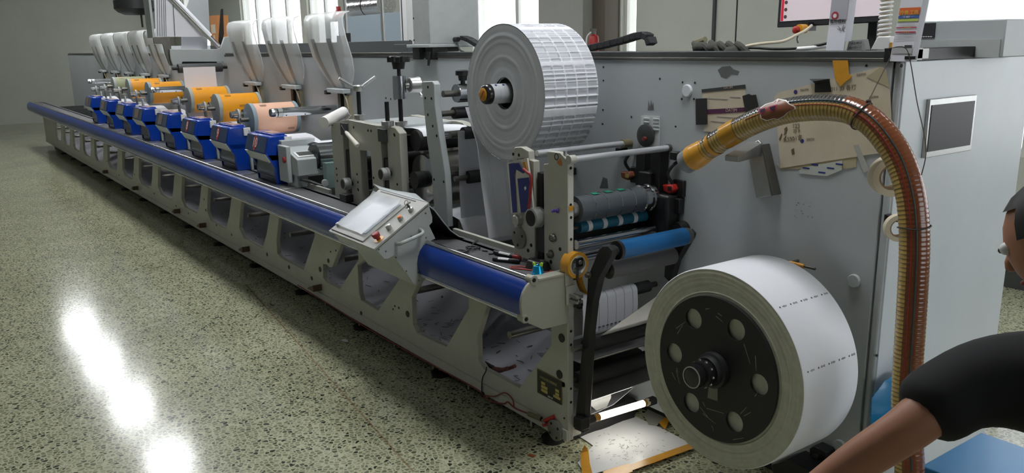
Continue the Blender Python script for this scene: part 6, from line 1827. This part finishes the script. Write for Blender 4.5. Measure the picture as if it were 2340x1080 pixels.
# upright poles and white column on the cabinet top
for px, lab in ((793, 'left of the two thin steel poles before the pale blue panels'), (877, 'right of the two thin steel poles before the pale blue panels')):
    a = P(px, 92, y=1.0)
    t = thing('steel_pole', lab, 'pole', (a.x, 1.0, TZ), 'steel poles on the cabinet')
    link('pole', G().cyl((a.x, 1.0, TZ), (a.x, 1.0, 2.9), .013, seg=16), 'alu', t)
    link('base_flange', G().cyl((a.x, 1.0, TZ), (a.x, 1.0, TZ+.012), .03, seg=20), 'dark', t)
    if px < 800:
        link('dark_clamp', G().box(a.x+.02, a.x+.032, .98, 1.02, TZ, 1.80), 'black', t)
        link('motor', G().cyl((a.x-.09, 1.0, 1.64), (a.x-.09, 1.0, 1.78), .045), 'rubber', t)
a, b = P(917, 98, y=1.05), P(932, 98, y=1.05)
wc = thing('white_column', 'white metal column with a dark groove left of the grey cabinet', 'column', ((a.x+b.x)/2, 1.1, TZ))
link('column', G().box(a.x, b.x, 1.05, 1.13, TZ, 2.9), 'white', wc, .003)
link('groove', G().box(a.x+.025, a.x+.036, 1.047, 1.05, TZ, 2.9), 'grey_dk', wc)

# ================================================================== behind the press
PANEL_B = mat('pale_blue_panel', (160, 174, 182), .4)
py_ = 2.2
for px0, px1, top, lab in ((775, 790, 36, 'narrow pale grey-blue partition panel at the left, behind the poles'), (791, 872, 38, 'wide pale blue partition panel between the two poles'), (879, 918, 30, 'pale blue partition panel right of the poles')):
    a, b = P(px0, 100, y=py_), P(px1, 100, y=py_)
    t = thing('partition_panel', lab, 'partition', ((a.x+b.x)/2, py_, 0), 'pale blue partition panels')
    zt = P(px0, top, y=py_).z
    link('panel', G().box(a.x, b.x-.005, py_, py_+.05, .04, zt), PANEL_B, t, .004)
    link('foot', G().box(a.x+.05, a.x+.12, py_-.15, py_+.2, 0, .04), 'dark', t)
    if px0 == 791: pz_ = (a.x, b.x, zt)
FOIL = mat('crinkled_foil', (214, 214, 214), .18, metal=1.0, bump=1.0, bscale=38)
rk = thing('storage_rack', 'tall grey storage rack standing behind the partition panels', 'rack', ((pz_[0]+pz_[1])/2, 2.5, 0))
zt = pz_[2]
link('shelf', G().box(pz_[0]-.8, pz_[1]+.3, 2.32, 2.75, zt-.03, zt), 'machine', rk, .003)
link('shelf', G().box(pz_[0]-.8, pz_[1]+.3, 2.32, 2.75, 1.0, 1.03), 'machine', rk, .003)
for xx in (pz_[0]-.8, pz_[1]+.26):
    for yy in (2.32, 2.71): link('upright', G().box(xx, xx+.04, yy, yy+.04, 0, zt+.0), 'machine', rk)
for k, (px, lab) in enumerate(((818, 'left foil-wrapped bundle on top of the rack'), (856, 'right foil-wrapped bundle on top of the rack'))):
    a = P(px, 30, y=2.45)
    g = G(); g.cyl((a.x-.20, 2.5, zt+.12), (a.x+.20, 2.5, zt+.12), .12, seg=24)
    solo('foil_bundle', g, FOIL, lab, 'foil roll', 'foil bundles on the rack')
a = P(783, 33, y=2.45)
g = G(); g.lathe((a.x, 2.4, zt), (0, 0, 1), [(0, .08), (.04, .07), (.10, .03), (.14, .028)], 20)
solo('red_bottle', g, 'red', 'small red container beside the foil bundles', 'bottle')
# cardboard carton on a far rack
c0 = P(490, 60, y=2.6)
cr = thing('cardboard_carton', 'tall brown cardboard carton seen behind the overhead frame', 'carton', (c0.x, 2.75, 1.55))
CARDB = mat('cardboard', (200, 134, 78), .7, var=.08, scale=8)
x0, x1 = P(480, 60, y=2.6).x, P(497, 60, y=2.6).x
link('box', G().box(x0, x1, 2.6, 2.8, 1.55, P(490, 35, y=2.6).z), CARDB, cr, .004)
link('label', G().box(x1-.36, x1-.12, 2.596, 2.6, 1.95, 2.10), 'tan', cr)
link('tape_strip', G().box(x1-.28, x1-.2, 2.597, 2.6, 1.55, 1.92), 'beige', cr)
rk2 = thing('carton_rack', 'dark rack under the tall cardboard carton', 'rack', (c0.x, 2.8, 0))
link('shelf', G().box(x0-.2, x1+.2, 2.55, 3.1, 1.51, 1.55), 'rubber', rk2, .003)
for xx in (x0-.2, x1+.16):
    for yy in (2.55, 3.06): link('upright', G().box(xx, xx+.04, yy, yy+.04, 0, 1.51), 'rubber', rk2)
a = P(216, 145, y=1.6); b = P(216, 176, y=1.6)
g = G(); g.box(P(208, 150, y=1.6).x, P(223, 150, y=1.6).x, 1.6, 1.7, 0, a.z)
solo('brown_board', g, CARDB, 'brown board standing at the far left behind the guards', 'board')
a = P(270, 110, y=2.0)
g = G(); g.box(-17.5, -14.2, 2.0, 2.9, 0, 1.75)
solo('far_cabinet', g, 'white_panel', 'pale cabinet standing far away at the left behind the guards', 'cabinet', None, .01)
# pipes on the far wall
q = P(1357, 100, y=3.6)
fe = thing('fire_extinguisher', 'red fire extinguisher mounted beside the column behind the upper roll', 'fire extinguisher', (q.x, 3.6, q.z-.12))
link('cylinder', G().lathe((q.x, 3.6, q.z-.14), (0, 0, 1), [(0, .04), (.004, .05), (.19, .05), (.215, .042), (.228, .022), (.235, .018)], 32), 'red', fe)
link('neck', G().cyl((q.x, 3.6, q.z+.09), (q.x, 3.6, q.z+.125), .02), 'steel', fe)
link('valve_lever', G().box(q.x-.05, q.x+.03, 3.588, 3.612, q.z+.125, q.z+.145), 'steel', fe, .003)
link('hose', G().tube(spline([(q.x-.03, 3.59, q.z+.11), (q.x-.07, 3.57, q.z+.06), (q.x-.075, 3.57, q.z-.08)], 6), .009, 8), 'white', fe)
link('wall_bracket', G().box(q.x-.03, q.x+.03, 3.64, 3.81, q.z-.05, q.z+.0), 'steel', fe)

# ================================================================== crate and bag at the lower right
bg_ = thing('blue_bag', 'glossy blue plastic bag hanging against the white end panel', 'bag', (1.05, .62, .35))
pts = [(1990, 985), (1987, 950), (1996, 910), (2020, 870), (2048, 850), (2075, 846), (2085, 900), (2080, 960), (2060, 1000)]
c_ = (2040, 925)
rows = []
for s in (.03, .4, .75, 1.0):
    rows.append([P(c_[0]+(x-c_[0])*s, c_[1]+(y-c_[1])*s, x=1.03)+Vector((.035*(1-s*s)+.006*math.sin(k*2.2), 0, 0)) for k, (x, y) in enumerate(pts+[pts[0]])])
g = G(); g.sheet(rows, .003); link('bag_skin', g, mat('blue_film', (38, 128, 178), .25, coat=.4, var=.12, scale=10), bg_, smooth=80)
q = P(2066, 850, x=1.03); link('tied_neck', G().tube(spline([q, (1.015, q.y, q.z+.03), (.993, q.y, q.z+.05)], 4), .008, 8), M['blue_film'], bg_)
ca = P(2098, 1046, x=1.30)
cx0, cy0, cz1 = 1.27, .42, .36
cr = thing('blue_crate', 'blue mesh plastic crate with white lining, beside the end panel', 'crate', (cx0+.2, cy0+.2, 0))
BLUEC = mat('crate_blue', (22, 120, 176), .35)
for nm, o_, u_, w_ in (('front_lattice', Vector((cx0, cy0, .02)), Vector((.42, 0, 0)), Vector((0, 0, cz1-.02))), ('left_lattice', Vector((cx0, cy0, .02)), Vector((0, .36, 0)), Vector((0, 0, cz1-.02)))):
    g = G(); n_ = u_.cross(w_).normalized()
    for k in range(19):
        t_ = k/18
        g.obox(o_+u_*t_+w_*.5, u_.normalized()*.006, w_, n_*.006)
    for k in range(15):
        g.obox(o_+u_*.5+w_*(k/14), u_, w_.normalized()*.006, n_*.006)
    link(nm, g, BLUEC, cr)
link('rim', G().box(cx0-.012, cx0+.432, cy0-.012, cy0+.372, cz1, cz1+.02), BLUEC, cr, .004)
link('lining', G().box(cx0+.012, cx0+.41, cy0+.012, cy0+.35, .015, cz1-.004), 'paper', cr)

# ================================================================== person: only the right arm reaches into the photo
SKIN = mat('skin', (168, 116, 88), .5, var=.08, scale=12)
SHIRT = mat('black_shirt', (20, 20, 22), .85, var=.15, scale=20)
TROUS = mat('dark_trousers', (38, 40, 48), .8)
pe = thing('person', 'person in a black short-sleeved shirt bending forward with one bare arm reaching down', 'person', (2.25, -.35, 0))


def skinned(name, verts, edges, m, parent, sub=2):
    off = parent.location if parent else Vector()
    me = bpy.data.meshes.new(name+'_base')
    me.from_pydata([Vector(v[0])-off for v in verts], edges, [])
    ob = bpy.data.objects.new(name, me); COL.objects.link(ob)
    sk = ob.modifiers.new('skin', 'SKIN'); sk.use_smooth_shade = True
    sd = ob.modifiers.new('sub', 'SUBSURF'); sd.levels = sub; sd.render_levels = sub
    for i, v in enumerate(verts):
        r = v[1] if isinstance(v[1], (tuple, list)) else (v[1], v[1])
        me.skin_vertices[0].data[i].radius = r
        me.skin_vertices[0].data[i].use_root = (i == 0)
    dg = bpy.context.evaluated_depsgraph_get()
    m2 = bpy.data.meshes.new_from_object(ob.evaluated_get(dg))
    bpy.data.objects.remove(ob); bpy.data.meshes.remove(me)
    m2.materials.clear(); m2.materials.append(m)
    o = bpy.data.objects.new(name, m2); COL.objects.link(o); o.parent = parent
    return o


AD = 1.58
wrist = PD(1852, 1122, AD+.06); mid_ = PD(1964, 1050, AD+.02); elbow = PD(2080, 976, AD)
shoulder = PD(2208, 862, AD+.06)
d = (wrist-mid_).normalized()
neck = Vector((shoulder.x+.13, shoulder.y+.17, shoulder.z+.07))
l_sh = Vector((shoulder.x+.20, shoulder.y+.36, shoulder.z-.02))
head = neck+Vector((-.06, .03, .10))
pelvis = Vector((neck.x+.42, neck.y-.02, .93))
chest = neck.lerp(pelvis, .35)
hand = wrist+d*.07
l_elb = l_sh+Vector((-.08, .06, -.28)); l_wr = l_elb+Vector((-.20, -.02, -.14)); l_hand = l_wr+Vector((-.07, -.01, -.03))
V = [(pelvis, .14), (chest, (.15, .13)), (neck+Vector((.06, 0, -.04)), .09), (neck, .055), (head-Vector((0, 0, .03)), .06),
     (shoulder+Vector((.02, .02, -.01)), .062), (shoulder.lerp(elbow, .5), .046), (elbow, .041), (mid_, .038), (wrist, .027), (hand, (.034, .018)),
     (l_sh, .062), (l_sh.lerp(l_elb, .5), .046), (l_elb, .040), (l_wr, .027), (l_hand, (.034, .018))]
hipL, hipR = pelvis+Vector((.02, .10, -.06)), pelvis+Vector((.02, -.10, -.06))
kneeL, kneeR = hipL+Vector((-.07, .01, -.42)), hipR+Vector((-.05, -.01, -.42))
ankL, ankR = Vector((kneeL.x+.06, kneeL.y, .09)), Vector((kneeR.x+.06, kneeR.y, .09))
V += [(hipL, .09), (kneeL, .062), (ankL, .042), (ankL+Vector((-.15, 0, -.05)), .035), (hipR, .09), (kneeR, .062), (ankR, .042), (ankR+Vector((-.15, 0, -.05)), .035)]
E_ = [(0, 1), (1, 2), (2, 3), (3, 4), (2, 5), (5, 6), (6, 7), (7, 8), (8, 9), (9, 10), (2, 11), (11, 12), (12, 13), (13, 14), (14, 15), (0, 16), (16, 17), (17, 18), (18, 19), (0, 20), (20, 21), (21, 22), (22, 23)]
body = skinned('body', V, E_, SKIN, pe)
# head with a face turned towards the roll
hd_ = head+Vector((-.02, 0, .05))
fdir = Vector((-.8, -.1, -.45)).normalized(); updir = (Vector((0, 0, 1))-fdir*fdir.z).normalized(); sdir = fdir.cross(updir)
def hp_(f, s, u): return hd_+fdir*f+sdir*s+updir*u
skl = G(); skl.ball((0, 0, 0), .1, .98, .78, 1.12, seg=24)
for v in skl.bm.verts:
    x, y, z = v.co
    if z < 0: y *= 1+z*1.8; x *= 1+z*.9 if x < 0 else 1
    v.co = hp_(x, y, z)
link('head', skl, SKIN, pe, smooth=80)
link('nose', G().lathe(hp_(.085, 0, .018), fdir*.5-updir, [(0, .006), (.03, .012), (.042, .010), (.046, .004)], 14), SKIN, pe, smooth=80)
link('mouth', G().obox(hp_(.088, 0, -.048), sdir*.04, updir*.009, fdir*.012), mat('lips', (150, 84, 74), .5), pe, .003)
for s in (-1, 1):
    e = link('eye', G().ball(hp_(.085, .032*s, .02), .012, seg=12), 'white', pe, smooth=80)
    link('iris', G().ball(hp_(.094, .032*s, .02), .006, seg=10), 'black', e, smooth=80)
    link('ear', G().ball(hp_(-.005, .078*s, .0), .026, .5, .4, 1.1, seg=12), SKIN, pe, smooth=80)
hr = G(); hr.ball((0, 0, 0), .106, .99, .80, 1.10, seg=24)
bmesh.ops.delete(hr.bm, geom=[v for v in hr.bm.verts if v.co.z < .02 and v.co.x > -.01 or v.co.z < -.05 or (v.co.x > .06 and v.co.z < .06)], context='VERTS')
for v in hr.bm.verts: v.co = hp_(*v.co)
link('hair', hr, mat('hair_black', (22, 19, 17), .6), pe, smooth=80)
# hand with five fingers, loosely curled
sd_ = d.cross(Vector((0, 0, 1))).normalized(); pn_ = sd_.cross(d).normalized()
def fingers(base, d, sd_, pn_, thumb_side):
    for k, (off, ln) in enumerate(((-.028, .070), (-.010, .080), (.010, .074), (.027, .058))):
        b0 = base+d*.012+sd_*off
        vs = [(b0-d*.02, .009), (b0+d*ln*.3, .0085), (b0+d*ln*.68-pn_*.012, .008), (b0+d*ln*.9-pn_*.034, .007)]
        skinned('finger', vs, [(0, 1), (1, 2), (2, 3)], SKIN, pe, 2)
    b0 = base-d*.045+sd_*.028*thumb_side
    skinned('thumb', [(b0, .012), (b0+sd_*.022*thumb_side+d*.025-pn_*.01, .010), (b0+sd_*.030*thumb_side+d*.056-pn_*.022, .008)], [(0, 1), (1, 2)], SKIN, pe, 2)
fingers(hand, d, sd_, pn_, -1)
d2 = (l_hand-l_wr).normalized(); s2 = d2.cross(Vector((0, 0, 1))).normalized(); fingers(l_hand, d2, s2, s2.cross(d2).normalized(), 1)
# clothes
sl_end = shoulder.lerp(elbow, .88)
SV = [(pelvis+Vector((0, 0, .02)), (.165, .155)), (chest, (.172, .152)), (neck+Vector((.06, 0, -.05)), .105), (shoulder+Vector((.02, .02, 0)), .080), (shoulder.lerp(elbow, .45), .070), (sl_end, .069),
      (l_sh, .080), (l_sh.lerp(l_elb, .4), .066), (l_sh.lerp(l_elb, .7), .062)]
skinned('shirt', SV, [(0, 1), (1, 2), (2, 3), (3, 4), (4, 5), (2, 6), (6, 7), (7, 8)], SHIRT, pe)
TV = [(pelvis, .162), (hipL, .108), (kneeL, .082), (ankL+Vector((0, 0, .02)), .068), (hipR, .108), (kneeR, .082), (ankR+Vector((0, 0, .02)), .068)]
skinned('trousers', TV, [(0, 1), (1, 2), (2, 3), (0, 4), (4, 5), (5, 6)], TROUS, pe)
for a_ in (ankL, ankR):
    g = G(); g.ball((a_.x-.07, a_.y, .05), .05, 2.6, .95, 1.0, seg=16); link('shoe', g, 'black', pe, smooth=80)
